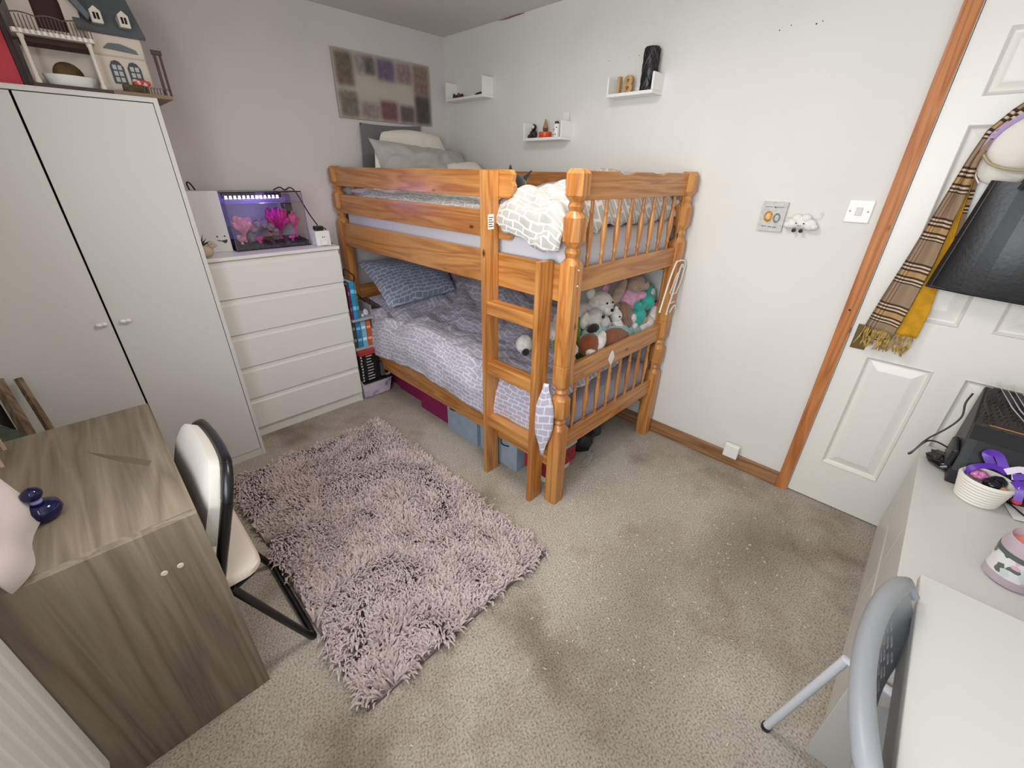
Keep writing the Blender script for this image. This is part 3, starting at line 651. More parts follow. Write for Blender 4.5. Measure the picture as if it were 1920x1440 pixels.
# ------------------------------------------------------------------ white desk near the camera
wk = thing('white_desk', 'white desk with panel legs beside the perforated grey chair', 'desk', (-1.7, -3.44, 0))
obj('desktop', B(-2.15, -1.243, -3.665, -3.219, .724, .748), mDeskW, wk, bev=.003)
obj('apron', B(-2.12, -1.262, -3.240, -3.226, .648, .7235), mDeskW, wk, bev=.003)
for x in (-1.262, -2.145): obj('end_panel', B(x, x + .018, -3.655, -3.2265 if x < -2 else -3.222, 0, .7235), mDeskW, wk, bev=.0015)
obj('apron_clip', B(-1.243, -1.222, -3.240, -3.222, .695, .712), mPlast, wk, bev=.002)
# ------------------------------------------------------------------ grey perforated folding chair
c2 = thing('folding_chair', 'grey plastic folding chair with perforated back at the white desk', 'chair', (-1.55, -3.3, 0))
xc2, hw2 = -1.572, .228
def bow(s_): return -3.152 - .035 * abs(s_) ** 2.4            # plan curve of the back, s -1..1
# back shell with real slots
NU, NV = 44, 14; P = []
def bp(u, v, off):
    s_ = 2 * u - 1; z = .80 - (1 - v) * (.165 - .05 * abs(s_) ** 3) - .014 * abs(s_) ** 4
    x = xc2 + s_ * hw2 * (1 - .10 * (1 - v)); y = bow(s_) - off - .055 * (1 - v)
    return (x, y, z)
bm_ = MB()
def hole(i, j): return 8 <= i < NU - 8 and 2 <= j < NV - 3 and i % 2 == 1 and ((j % 3 != 1) if (i // 2) % 2 else (j % 3 != 2)) 
vid = {}
vs = []; fs = []
for lay, off in ((0, 0), (1, .006)):
    for i in range(NU + 1):
        for j in range(NV + 1): vid[(lay, i, j)] = len(vs); vs.append(bp(i / NU, j / NV, off))
solid = lambda i, j: 0 <= i < NU and 0 <= j < NV and not hole(i, j)
for i in range(NU):
    for j in range(NV):
        if not solid(i, j): continue
        fs.append((vid[0, i, j], vid[0, i + 1, j], vid[0, i + 1, j + 1], vid[0, i, j + 1])); fs.append((vid[1, i, j], vid[1, i, j + 1], vid[1, i + 1, j + 1], vid[1, i + 1, j]))
        for (di, dj, a, b) in ((-1, 0, (i, j), (i, j + 1)), (1, 0, (i + 1, j + 1), (i + 1, j)), (0, -1, (i + 1, j), (i, j)), (0, 1, (i, j + 1), (i + 1, j + 1))):
            if not solid(i + di, j + dj): fs.append((vid[(0,) + a], vid[(0,) + b], vid[(1,) + b], vid[(1,) + a]))
bm_.add(vs, fs); obj('backrest', bm_, mGreyPl, c2, True, ang=35)
rim = [(xc2 + s_ * hw2 * 1.0, bow(s_) + .002 - .004 * abs(s_), .798 - .014 * abs(s_) ** 4) for s_ in [k / 14 - 1 for k in range(29)]]
obj('back_rim', MB().tube([(rim[0][0] - .004, rim[0][1] - .024, .755)] + rim + [(rim[-1][0] + .004, rim[-1][1] - .024, .755)], [.008] + [.012, .015] + [.0175] * 25 + [.015, .012] + [.008], 12), mGreyPl, c2, True)
st_ = MB(); poly = rrect(-1.745, -1.345, -3.60, -3.235, .06, 6); n_ = len(poly)
lv = [(.425, .96), (.43, 1), (.444, 1), (.45, .96)]
vs = [((x - xc2) * k + xc2, (y + 3.42) * k - 3.42, z) for z, k in lv for x, y in poly]
fs = [(i * n_ + q, i * n_ + (q + 1) % n_, (i + 1) * n_ + (q + 1) % n_, (i + 1) * n_ + q) for i in range(3) for q in range(n_)] + [tuple(range(n_ - 1, -1, -1)), tuple(3 * n_ + q for q in range(n_))]
obj('seat', st_.add(vs, fs), mGreyPl, c2, True, ang=40)
for sx in (1, -1):
    x = xc2 + sx * .288
    obj('rear_leg', MB().tube([(x, -3.121, .006), (x, -3.188, .44), (x - sx * .01, -3.32, .43)], .0115, 10), mLtGrey, c2, True)
    obj('rubber_foot', MB().lathe([(.0135, 0), (.0135, .015)], 12, Matrix.Translation((x, -3.121, 0))), mBlack, c2)
    obj('front_leg', MB().tube([(x - sx * .075, -3.20, .70), (x - sx * .05, -3.23, .62), (x - sx * .03, -3.60, .006)], .0115, 10), mLtGrey, c2, True)
obj('cross_bar', MB().tube([(xc2 - .258, -3.59, .05), (xc2 + .258, -3.59, .05)], .009, 8), mLtGrey, c2, True)
# ------------------------------------------------------------------ wall shelves and what stands on them
def shelf(y0, y1, zt_, eh, label):
    s = thing('wall_shelf', label, 'shelf', (0, (y0 + y1) / 2, zt_ - .015), 'white wall shelves')
    obj('board', B(-.1, -.001, y0, y1, zt_ - .015, zt_), mPlast, s, bev=.0015)
    for y in (y0, y1 - .010): obj('end_piece', B(-.1, -.001, y, y + .010, zt_ + .0003, zt_ + eh), mPlast, s, bev=.0015)
    obj('back_lip', B(-.008, -.001, y0 + .0105, y1 - .0105, zt_ + .0003, zt_ + .03), mPlast, s)
shelf(-.525, -.125, 1.972, .10, 'white shelf nearest the room corner with dark beads on it')
shelf(-1.765, -1.50, 1.884, .072, 'white shelf holding wooden numerals and a black vase')
shelf(-1.212, -.905, 1.704, .082, 'lowest white shelf with small figurines on it')
mWoodLt = wood('light_wood', 'z', [(0.1, (206, 172, 122)), (0.6, (184, 146, 96)), (1, (150, 112, 70))], .5, knots=False)
def text_mesh(body, size, depth, mtx, fontw=0.0):
    c = bpy.data.curves.new('t', 'FONT'); c.body = body; c.size = size; c.extrude = depth / 2; c.offset = fontw; c.resolution_u = 4
    o = bpy.data.objects.new('t', c); COL.objects.link(o); bpy.context.view_layer.update()
    dg = bpy.context.evaluated_depsgraph_get(); me_ = bpy.data.meshes.new_from_object(o.evaluated_get(dg))
    m_ = MB(); m_.add([tuple(mtx @ v.co) for v in me_.vertices], [tuple(p.vertices) for p in me_.polygons])
    bpy.data.objects.remove(o); bpy.data.curves.remove(c); bpy.data.meshes.remove(me_); return m_
# wooden 18: text faces the room (-x); reads along -y
MX = lambda x, y, z: Matrix.Translation((x, y, z)) @ Matrix(((0, 0, -1, 0), (-1, 0, 0, 0), (0, 1, 0, 0), (0, 0, 0, 1)))
nm = thing('wooden_number', 'light wooden number 18 standing on the shelf', 'ornament', (-.05, -1.6, 1.884))
obj('digit_one', text_mesh('1', .105, .02, MX(-.055, -1.520, 1.8865), .003), mWoodLt, nm)
obj('digit_eight', text_mesh('8', .105, .02, MX(-.055, -1.575, 1.8865), .003), mWoodLt, nm)
# black lattice vase
vz = thing('vase', 'tall black lattice vase at the end of the numeral shelf', 'vase', (-.055, -1.712, 1.884))
mVs = M('black_vase', (34, 33, 34), .4)
prof = [(.030, 0), (.034, .004), (.036, .08), (.036, .17), (.034, .176), (.030, .172), (.030, .01)]
obj('body', MB().lathe([(r, z + 1.8845) for r, z in prof], 20, Matrix.Translation((-.055, -1.712, 0)), close=False), mVs, vz, True)
lat = MB()
for k in range(9):
    for sg in (1, -1):
        lat.tube([(-.055 + .037 * cos(2 * pi * k / 9 + sg * t_ * .25), -1.712 + .037 * sin(2 * pi * k / 9 + sg * t_ * .25), 1.889 + t_ * .0165) for t_ in range(11)], .0028, 5)
lo_ = obj('lattice', lat, mVs, vz, True); lo_['kind'] = 'stuff'
# lowest shelf figurines
sl = thing('figurine', 'small black sloth figurine sitting on the lowest shelf', 'figurine', (-.05, -.945, 1.704))
mB2 = M('black_resin', (30, 30, 32), .5)
obj('body', MB().ell((-.05, -.948, 1.728), (.022, .026, .025)).ell((-.052, -.952, 1.765), (.016, .017, .018)).ell((-.066, -.930, 1.716), (.012, .014, .010)).ell((-.066, -.968, 1.716), (.012, .014, .010)), mB2, sl, True)
obj('face', MB().ell((-.063, -.953, 1.766), (.007, .011, .011)), M('pale_face', (214, 208, 196), .6), sl, True)
ob = thing('orange_tin', 'small round orange tin under the wooden gnome', 'tin', (-.05, -1.045, 1.704))
obj('body', MB().lathe([(.036, 1.7045), (.038, 1.707), (.038, 1.724)], 20, Matrix.Translation((-.05, -1.045, 0))), M('orange_tin', (214, 74, 30), .35), ob, True)
obj('lid', MB().lathe([(.0395, 1.7243), (.0395, 1.734), (.038, 1.736)], 20, Matrix.Translation((-.05, -1.045, 0))), M('orange_tin_lid', (222, 90, 40), .35), ob, True)
gn = thing('gnome', 'tiny pointed wooden gnome standing on the orange tin', 'figurine', (-.05, -1.045, 1.7365))
obj('body', MB().ell((-.05, -1.045, 1.750), (.015, .016, .0135)), M('brown_felt', (104, 78, 56), .9), gn, True)
obj('hat', MB().lathe([(.017, 1.757), (.011, 1.775), (.004, 1.80), (.001, 1.806)], 12, Matrix.Translation((-.05, -1.045, 0))), M('tan_felt', (170, 122, 84), .9), gn, True)
bo = thing('bottle', 'white spotted bottle with dark cap on the lowest shelf', 'bottle', (-.05, -1.135, 1.704))
obj('body', MB().lathe([(.018, 1.7045), (.020, 1.709), (.020, 1.765), (.014, 1.775)], 16, Matrix.Translation((-.05, -1.135, 0))), mPlast, bo, True)
obj('cap', MB().lathe([(.012, 1.7755), (.012, 1.786), (.010, 1.788)], 14, Matrix.Translation((-.05, -1.135, 0))), mBlack, bo, True)
for a, z in ((200, 1.72), (165, 1.745), (215, 1.755), (150, 1.718)):
    obj('spot', MB().ell((-.05 + .0198 * cos(radians(a)), -1.135 + .0198 * sin(radians(a)), z), (.0035, .0035, .0035), nu=8, nv=6), mBlack, bo)
pcd = obj('photo_card', B(-.0125, -.0085, -1.195, -1.150, 1.7343, 1.835), M('card', (232, 230, 224), .7)); tag(pcd, 'narrow white card leaning on the wall behind the spotted bottle', 'card')
# beads on the corner shelf
random.seed(2)
bd = thing('bracelet', 'black and copper bead bracelet on the corner shelf', 'bracelet', (-.055, -.22, 1.972), 'beads on the corner shelf')
for k in range(16):
    a = 2 * pi * k / 16; obj('bead', MB().ell((-.055 + .026 * cos(a), -.215 + .038 * sin(a), 1.983 + (.012 if k % 5 == 0 else 0)), .0095, nu=8, nv=6), (mB2, M('copper', (168, 84, 60), .35, metal=.5), M('maroon', (66, 28, 30), .4))[k % 3 if k > 7 else (0 if k % 3 else 2)], bd, True)
tag(obj('necklace', MB().tube(bez([(-.06, -.28, 1.976), (-.07, -.33, 1.976), (-.05, -.38, 1.977), (-.06, -.42, 1.984), (-.05, -.46, 1.990)], 5), [.003] * 12 + [.0055] * 9, 6), mB2, None, True), 'thin black beaded necklace strung along the corner shelf', 'necklace', 'beads on the corner shelf')
# ------------------------------------------------------------------ photo canvas above the bunk
cv = thing('canvas_print', 'blurry photo collage canvas on the wall above the upper bunk', 'picture', (-.51, 0, 1.80))
obj('stretcher', B(-.866, -.158, -.0185, -.001, 1.806, 2.168), M('canvas_side', (170, 160, 150), .8), cv, bev=.002)
CELLS = ((.02, .18, .04, .50, (104, 92, 82)), (.21, .40, .05, .30, (140, 130, 124)), (.30, .39, .06, .28, (92, 84, 80)), (.42, .60, .05, .34, (100, 86, 110)), (.62, .79, .06, .34, (136, 114, 118)), (.81, .985, .04, .50, (128, 108, 94)), (.02, .19, .60, .97, (112, 102, 94)),
         (.22, .40, .74, .97, (140, 124, 120)), (.42, .60, .68, .97, (112, 74, 74)), (.63, .79, .72, .97, (88, 78, 72)), (.81, .985, .52, .97, (72, 66, 68)))
def cell_col(u, v):
    c = Vector((178, 170, 158)) + Vector((14, 13, 11)) * fnoise(u * 5, v * 3, 1)
    for (a, b_, p, q_, k_) in CELLS:
        w_ = sm(a - .03, a + .03, u) * sm(b_ + .03, b_ - .03, u) * sm(p - .07, p + .05, v) * sm(q_ + .07, q_ - .05, v)
        kk = Vector(k_) * (1 + .18 * fnoise(u * 26, v * 13, 2) + .10 * fnoise(u * 60, v * 30, 3)); c = c * (1 - w_ * .92) + kk * w_ * .92
    return c
pm_ = MB().grid(lambda u, v: (-.866 + u * .708, -.0192, 2.168 - v * .362), 90, 46)
pmat = NT('collage_print'); at = pmat.n('ShaderNodeAttribute'); at.attribute_name = 'print'; pmat.l(at.outputs['Color'], pmat.b.inputs['Base Color']); pmat.b.inputs['Roughness'].default_value = .8
po_ = obj('printed_photos', pm_, pmat.m, cv); ca = po_.data.color_attributes.new('print', 'FLOAT_COLOR', 'POINT')
for i_, v_ in enumerate(po_.data.vertices):
    ca.data[i_].color = rgba(cell_col((v_.co.x + .866) / .708, (2.168 - v_.co.z) / .362))
# ------------------------------------------------------------------ switch, plaque, cloud, socket
sw = thing('light_switch', 'white square light switch beside the door frame', 'light switch', (0, -2.729, 1.349))
obj('plate', B(-.008, -.0005, -2.772, -2.686, 1.349, 1.435), mPlast, sw, bev=.003)
obj('rocker', B(-.012, -.0082, -2.740, -2.718, 1.377, 1.407), M('rocker_grey', (206, 205, 202), .4), sw, bev=.0015)
for y in (-2.759, -2.699): obj('screw', MB().lathe([(.0035, 0), (.0035, .0015)], 8, Matrix.Translation((-.008, y, 1.392)) @ Matrix.Rotation(-pi / 2, 4, 'Y')), M('screw_grey', (120, 118, 114), .4, metal=.6), sw)
pq = thing('plaque', 'small grey plaque with two painted ovals hung beside the cloud toy', 'plaque', (0, -2.418, 1.287))
obj('board', B(-.014, -.0005, -2.470, -2.366, 1.287, 1.412), M('plaque_grey', (196, 196, 194), .6, var=.06, scale=60), pq, bev=.001)
def oval(y, z, ry, rz, c_o, c_i):
    o_ = obj('painted_oval', MB().lathe([(1, 0), (1, 1)], 20, Matrix.Translation((-.014, y, z)) @ Matrix.Rotation(-pi / 2, 4, 'Y') @ Matrix.Diagonal((rz, ry, .001, 1))), M('oval_ring', c_o, .6, var=.3, scale=80), pq)
    obj('oval_centre', MB().lathe([(1, 0), (1, 1)], 16, Matrix.Translation((-.015, y, z)) @ Matrix.Rotation(-pi / 2, 4, 'Y') @ Matrix.Diagonal((rz * .6, ry * .55, .0008, 1))), M('oval_mid', c_i, .6, var=.2, scale=90), o_)
oval(-2.402, 1.349, .019, .024, (190, 132, 50), (210, 178, 126)); oval(-2.438, 1.345, .015, .021, (112, 118, 112), (196, 204, 196))
def scrawl(y0, y1, z, mtl, x=-.0143, seed=0):
    n_ = 22; m_ = MB().tube([(x, y0 + (y1 - y0) * k / n_, z + .0022 * sin(k * 2.4 + seed) + .001 * sin(k * 5.1)) for k in range(n_ + 1)], .0007, 4); obj('lettering', m_, mtl, pq)
mInk = M('ink', (84, 80, 78), .7)
scrawl(-2.378, -2.412, 1.390, mInk); scrawl(-2.417, -2.426, 1.390, mInk, seed=1); scrawl(-2.430, -2.456, 1.390, mInk, seed=2)
scrawl(-2.384, -2.404, 1.307, mInk, seed=3); scrawl(-2.410, -2.426, 1.306, mInk, seed=4); scrawl(-2.431, -2.447, 1.305, mInk, seed=5)
cd = thing('cloud_toy', 'white plush cloud with smiling face hanging on the wall', 'soft toy', (0, -2.54, 1.295))
mCl = M('cloud_plush', (228, 226, 222), .95, bmp=.2, bscale=200)
cl2 = MB()
for y, z, r in ((-2.540, 1.335, .032), (-2.508, 1.328, .026), (-2.575, 1.328, .028), (-2.522, 1.350, .022), (-2.556, 1.352, .022), (-2.492, 1.322, .018), (-2.594, 1.320, .016)): cl2.ell((-.022, y, z), (.020, r, r * .85))
obj('body', cl2, mCl, cd, True)
for y in (-2.527, -2.556): obj('eye', MB().ell((-.0425, y, 1.332), (.0025, .003, .003), nu=8, nv=6), mBlack, cd)
obj('smile', MB().tube(bez([(-.0425, -2.533, 1.324), (-.0435, -2.541, 1.3205), (-.0425, -2.550, 1.324)], 4), .0009, 5), mBlack, cd)
for y in (-2.522, -2.549): obj('foot', MB().ell((-.026, y, 1.300), (.010, .008, .008), nu=10, nv=7), M('brown_cord', (66, 46, 42), .95), cd, True)
obj('strap', MB().tube(bez([(-.006, -2.470, 1.352), (-.012, -2.500, 1.354), (-.016, -2.56, 1.360), (-.010, -2.600, 1.356), (-.006, -2.608, 1.375), (-.005, -2.603, 1.384), (-.006, -2.599, 1.372)], 5), .0018, 6), mCl, cd, True)
sk = thing('wall_socket', 'white socket box mounted over the skirting board', 'socket', (-.02, -2.55, .07))
obj('box', B(-.048, -.0185, -2.588, -2.512, .070, .150), mPlast, sk, bev=.004)
obj('screw', MB().lathe([(.003, 0), (.003, .001)], 8, Matrix.Translation((-.048, -2.55, .135)) @ Matrix.Rotation(-pi / 2, 4, 'Y')), mLtGrey, sk)
# ------------------------------------------------------------------ scarf, bag and caps hung on the door
hk = thing('coat_hook', 'brass hook on the door behind the bag and scarf', 'hook', (0, -3.16, 1.78))
obj('plate', B(-.003, .0035, -3.185, -3.135, 1.76, 1.84), mBrass, hk)
obj('peg', MB().tube(bez([(-.003, -3.16, 1.80), (-.06, -3.16, 1.79), (-.075, -3.16, 1.82)], 5), .007, 8), mBrass, hk, True)
N = NT('plaid_scarf'); uvn = N.n('ShaderNodeUVMap'); sp = N.n('ShaderNodeSeparateXYZ'); N.l(uvn.outputs[0], sp.inputs[0])
def stripes(src, freq, stops):
    mu = N.n('ShaderNodeMath', operation='MULTIPLY'); mu.inputs[1].default_value = freq; N.l(src, mu.inputs[0])
    fr = N.n('ShaderNodeMath', operation='FRACT'); N.l(mu.outputs[0], fr.inputs[0]); r = ramp(N, stops, 'CONSTANT'); N.l(fr.outputs[0], r.inputs[0]); return r.outputs[0]
bs, dk_, cr = (150, 126, 102), (66, 46, 36), (206, 184, 156)
a_ = stripes(sp.outputs['Y'], 5.2, [(0, bs), (.50, dk_), (.54, cr), (.58, dk_), (.62, cr), (.66, dk_), (.70, (178, 142, 96)), (.82, dk_), (.86, cr), (.90, dk_), (.94, cr), (.97, dk_)])
b_ = stripes(sp.outputs['X'], 1.0, [(0, (120, 100, 86)), (.10, (255, 255, 255)), (.16, (110, 90, 76)), (.20, (255, 250, 240)), (.26, (120, 98, 82)), (.30, (255, 255, 255))])
mx = N.n('ShaderNodeMixRGB', blend_type='MULTIPLY'); mx.inputs[0].default_value = .55; N.l(a_, mx.inputs[1]); N.l(b_, mx.inputs[2])
N.l(mx.outputs[0], N.b.inputs['Base Color']); N.b.inputs['Roughness'].default_value = .95; mPlaid = N.m
mYel = M('mustard_wool', (206, 150, 28), .95, var=.10, scale=30, bmp=.3, bscale=200)
mFr = M('fringe_wool', (172, 142, 78), .95, var=.35, scale=60)
scf = thing('scarf', 'brown plaid scarf with fringe hanging from the door hook', 'scarf', (-.05, -3.0, .90))
def interp(tab, z):
    for (z0, a), (z1, b) in zip(tab[:-1], tab[1:]):
        if z0 >= z >= z1: return a + (b - a) * (z0 - z) / (z0 - z1 + 1e-9)
    return tab[-1][1] if z < tab[-1][0] else tab[0][1]
Lt = [(1.80, -3.125), (1.72, -3.040), (1.66, -3.000), (1.58, -2.985), (1.44, -2.966), (1.25, -2.940), (1.08, -2.914), (.955, -2.898)]
Rt = [(1.80, -3.160), (1.72, -3.072), (1.66, -3.030), (1.58, -3.012), (1.44, -3.016), (1.25, -3.020), (1.08, -3.010), (.955, -2.998)]
def plaid(u, v):
    z = 1.80 - v * .845; a, b = interp(Lt, z), interp(Rt, z); nar = sm(1.35, 1.6, z)
    return (-.045 - .012 * nar - .010 * sin(u * pi * (2.2 + 1.5 * nar)) * (1 - .3 * v), a + (b - a) * u, z - .02 * u * v)
obj('plaid_front', MB().grid(plaid, 24, 60, 1, 1, .005), mPlaid, scf, True, ang=180)
Ly = [(1.55, -3.004), (1.40, -2.996), (1.2, -2.985), (.945, -2.990)]; Ry = [(1.55, -3.018), (1.40, -3.032), (1.2, -3.056), (1.05, -3.070), (.945, -3.068)]
def yel(u, v):
    z = 1.55 - v * .605; a, b = interp(Ly, z), interp(Ry, z)
    return (-.027 - .006 * sin(u * pi * 1.6), a + (b - a) * u, z - .01 * u)
obj('yellow_back', MB().grid(yel, 16, 40, 1, 1, .005), mYel, scf, True, ang=180)
Lp = [(1.58, -3.020), (1.44, -3.030), (1.25, -3.045), (1.16, -3.056)]
def plaid2(u, v):
    z = 1.56 - v * .40; a = interp(Lp, z) + .006; return (-.018, a - .014 * u - .006 * v, z)
obj('plaid_fold', MB().grid(plaid2, 6, 30, .4, .5, .004), mPlaid, scf, True, ang=180)
random.seed(5); fm = MB()
for i in range(46):
    t_ = i / 45; y = -2.900 - t_ * .155 + random.uniform(-.003, .003); x = -.043 if t_ < .6 else -.030
    z0 = .952 - .015 * t_ ; L_ = random.uniform(.055, .088)
    fm.tube(bez([(x, y, z0), (x - random.uniform(0, .012), y + random.uniform(-.006, .006), z0 - L_ * .5), (x - random.uniform(-.004, .01), y + random.uniform(-.014, .020), z0 - L_)], 3), [.0022] * 4 + [.0028, .003, .0012], 5)
fo = obj('fringe', fm, mFr, scf, True); fo['kind'] = 'stuff'
bg = thing('tote_bag', 'black leather tote bag hanging on the door', 'bag', (-.09, -3.24, 1.14))
mLea = M('black_leather', (20, 20, 22), .36, bmp=.10, bscale=90); mLea2 = M('black_leather_matt', (20, 20, 22), .45, bmp=.1, bscale=90)
def bagside(u, v, x0, bul):
    y0 = -3.022 - .040 * v; y1 = -3.475 + .040 * v; y = y0 + (y1 - y0) * u; z = 1.150 - .022 * u + v * (.365 - .01 * u)
    return (x0 - bul * sin(u * pi) ** .6 * (1 - .35 * v) * (.7 + .3 * sin(v * pi)), y, z)
bmh = MB(); NUb, NVb = 26, 16
Pf = [[bagside(i / NUb, j / NVb, -.075, .055) for j in range(NVb + 1)] for i in range(NUb + 1)]; Pb = [[bagside(i / NUb, j / NVb, -.058, -.028) for j in range(NVb + 1)] for i in range(NUb + 1)]
vs = [p for r in Pf for p in r] + [p for r in Pb for p in r]; q = NVb + 1; o2 = (NUb + 1) * q; fs = []
for i in range(NUb):
    for j in range(NVb):
        fs.append((i * q + j, (i + 1) * q + j, (i + 1) * q + j + 1, i * q + j + 1)); fs.append((o2 + i * q + j, o2 + i * q + j + 1, o2 + (i + 1) * q + j + 1, o2 + (i + 1) * q + j))
    fs.append((i * q, o2 + i * q, o2 + (i + 1) * q, (i + 1) * q))
for j in range(NVb): fs.append((j, j + 1, o2 + j + 1, o2 + j)); fs.append((NUb * q + j, o2 + NUb * q + j, o2 + NUb * q + j + 1, NUb * q + j + 1))
bmh.add(vs, fs); obj('body', bmh, mLea, bg, True, ang=60)
def band(u0, u1):
    def fn(u, v): 
        p = bagside(u0 + (u1 - u0) * u, v * 1.0, -.0775, .055); return p
    return fn
for u0, u1 in ((.20, .30), (.70, .80)): obj('strap_band', MB().grid(band(u0, u1), 4, 16, 1, 1, .002), mLea2, bg, True, ang=60)
obj('piping', MB().tube([bagside(.03, j / 10, -.0765, .055) for j in range(11)], .003, 6), mLea2, bg, True)
obj('piping', MB().tube([bagside(i / 20, .015, -.0775, .055) for i in range(21)], .004, 6), mLea2, bg, True)
for x in (-.125, -.045):
    obj('handle', MB().tube(bez([(x, -3.135, 1.49), (x + .01 * 0, -3.150, 1.56), (-.078, -3.163, 1.74), (-.074, -3.172, 1.808), (-.078, -3.190, 1.74), (x, -3.33, 1.56), (x, -3.36, 1.49)], 6), .008, 8), mLea2, bg, True)
cp = thing('cap', 'cream cap with purple lining hanging behind the tote bag', 'hat', (-.07, -3.12, 1.54))
mCap = M('cream_cotton', (226, 220, 208), .9, var=.04, bmp=.2, bscale=40)
obj('crown', MB().ell((-.048, -3.125, 1.632), (.034, .112, .088), (radians(-14), 0, 0), 20, 12), mCap, cp, True)
obj('lining', MB().tube(bez([(-.055, -3.008, 1.600), (-.06, -3.020, 1.652), (-.06, -3.060, 1.700), (-.055, -3.11, 1.728)], 6), [.006] + [.012] * 17 + [.006], 8), M('purple_lining', (176, 156, 196), .8), cp, True)
obj('brim_edge', MB().tube(bez([(-.060, -3.013, 1.592), (-.078, -3.045, 1.560), (-.082, -3.11, 1.545), (-.078, -3.18, 1.553)], 6), .004, 6), M('brim_trim', (176, 160, 124), .8), cp, True)
obj('logo_patch', MB().ell((-.080, -3.150, 1.580), (.006, .035, .012), (radians(-12), 0, 0)), M('brown_patch', (150, 118, 100), .9, var=.3, scale=80), cp, True)
cp2 = thing('cap', 'white cap mostly hidden below the cream cap and above the bag', 'hat', (-.03, -3.07, 1.48))
obj('crown', MB().ell((-.018, -3.085, 1.560), (.014, .078, .062), (0, 0, 0), 18, 10), mCap, cp2, True)
obj('brim', MB().tube(bez([(-.026, -3.012, 1.565), (-.030, -3.018, 1.530), (-.030, -3.035, 1.505)], 5), .0025, 6), mPlast, cp2, True)
# ------------------------------------------------------------------ on the chest of drawers
ZC = 1.0905
tk = thing('fish_tank', 'lit glass fish tank with purple light on the chest of drawers', 'fish tank', (-1.49, -.15, ZC))
tx0, tx1, ty0, ty1, tz = -1.692, -1.287, -.252, -.035, 1.386
N = NT('tank_glass'); tr = N.n('ShaderNodeBsdfTransparent'); tr.inputs[0].default_value = (.93, .93, .97, 1); gl = N.n('ShaderNodeBsdfGlossy'); gl.inputs['Roughness'].default_value = 0.03
mxs = N.n('ShaderNodeMixShader'); mxs.inputs[0].default_value = 0.05; N.l(tr.outputs[0], mxs.inputs[1]); N.l(gl.outputs[0], mxs.inputs[2]); N.l(mxs.outputs[0], N.out.inputs[0]); mGlass = N.m
g = .004
for nm_, a in (('front_glass', (tx0, tx1, ty0, ty0 + g, ZC + .004, tz)), ('side_glass', (tx0, tx0 + g, ty0 + g, ty1 - g, ZC + .004, tz)), ('side_glass', (tx1 - g, tx1, ty0 + g, ty1 - g, ZC + .004, tz))): obj(nm_, B(*a), mGlass, tk)
obj('rear_panel', B(tx0, tx1, ty1 - g, ty1, ZC + .004, tz), M('tank_back', (206, 204, 214), .5), tk)
obj('base', B(tx0, tx1, ty0, ty1, ZC, ZC + .004), mBlack, tk)
for x in (tx0, tx1 - .003): obj('corner_seal', B(x, x + .003, ty0 - .0006, ty0 - .0001, ZC + .004, tz), M('violet_seal', (92, 84, 150), .3), tk)
obj('lid', B(tx0 + .002, tx1 + .004, ty0 + .012, ty1, tz + .0005, tz + .006), mBlackGl, tk, bev=.001)
obj('light_bar', B(tx0 + .01, tx1 - .10, ty0 + .040, ty0 + .075, tz - .026, tz - .001), mBlackGl, tk)
mLed = M('led', (196, 176, 255), .3, emit=6.0)
ld = bpy.data.lights.new('tank_lamp', 'POINT'); ld.energy = 1.6; ld.color = (.42, .28, 1.0); ld.shadow_soft_size = .03; lo2 = bpy.data.objects.new('tank_lamp', ld); COL.objects.link(lo2); lo2.location = (-1.50, -.228, 1.352)
for k in range(13): obj('led', B(tx0 + .018 + k * .0215, tx0 + .028 + k * .0215, ty0 + .034, ty0 + .050, tz - .030, tz - .014), mLed, tk)
obj('water', B(tx0 + .0045, tx1 - .0045, ty0 + .0045, ty1 - .0045, tz - .053, tz - .052), M('water_film', (190, 184, 240), .05, trans=.8), tk)
def gravel(u, v): return (tx0 + .006 + u * (tx1 - tx0 - .012), ty0 + .005 + v * (ty1 - ty0 - .011), ZC + .030 + .012 * v + .005 * fnoise(u * 40, v * 22, 2))
obj('gravel', MB().grid(gravel, 60, 30, 1, 1, .024), M('dark_gravel', (44, 36, 40), .6, var=.75, scale=110), tk)
mPk = M('pink_silicone', (226, 92, 150), .6, var=.25, scale=40); mMg = M('magenta_leaves', (206, 40, 140), .6, var=.25, scale=40); mPkL = M('pale_pink_coral', (232, 150, 168), .6, var=.2, scale=50)
def coral(name, label, c, r, h, n, mt, seed, wide=.012):
    random.seed(seed); t_ = thing(name, label, 'tank ornament', c)
    obj('stem', MB().lathe([(.008, c[2]), (.006, c[2] + h * .4)], 8, Matrix.Translation((c[0], c[1], 0))), mt, t_, True)
    for k in range(n):
        a = 2 * pi * k / n + random.uniform(-.3, .3); e = random.uniform(.15, 1.0); R_ = r * sqrt(1 - e * e * .7) * random.uniform(.7, 1); z1 = c[2] + h * (.45 + .55 * e)
        obj('frond', MB().tube(bez([(c[0], c[1], c[2] + h * .25), (c[0] + R_ * .55 * cos(a), c[1] + R_ * .45 * sin(a), c[2] + h * .5 + .2 * (z1 - c[2] - h * .5)), (c[0] + R_ * cos(a), c[1] + R_ * .7 * sin(a), z1)], 3), [.003, .005, .007, wide * .8, wide, wide * .85, wide * .4], 6), mt, t_, True)
coral('tank_coral', 'rounded pale pink coral at the left end of the fish tank', (-1.615, -.165, ZC + .034), .068, .145, 22, mPkL, 1, .019)
coral('tank_plant', 'bright magenta leafy plant towards the right of the fish tank', (-1.415, -.150, ZC + .036), .085, .180, 34, mMg, 2, .013)
coral('tank_plant', 'red pink plant against the right end glass of the fish tank', (-1.322, -.14, ZC + .038), .030, .15, 12, mPk, 3, .013)
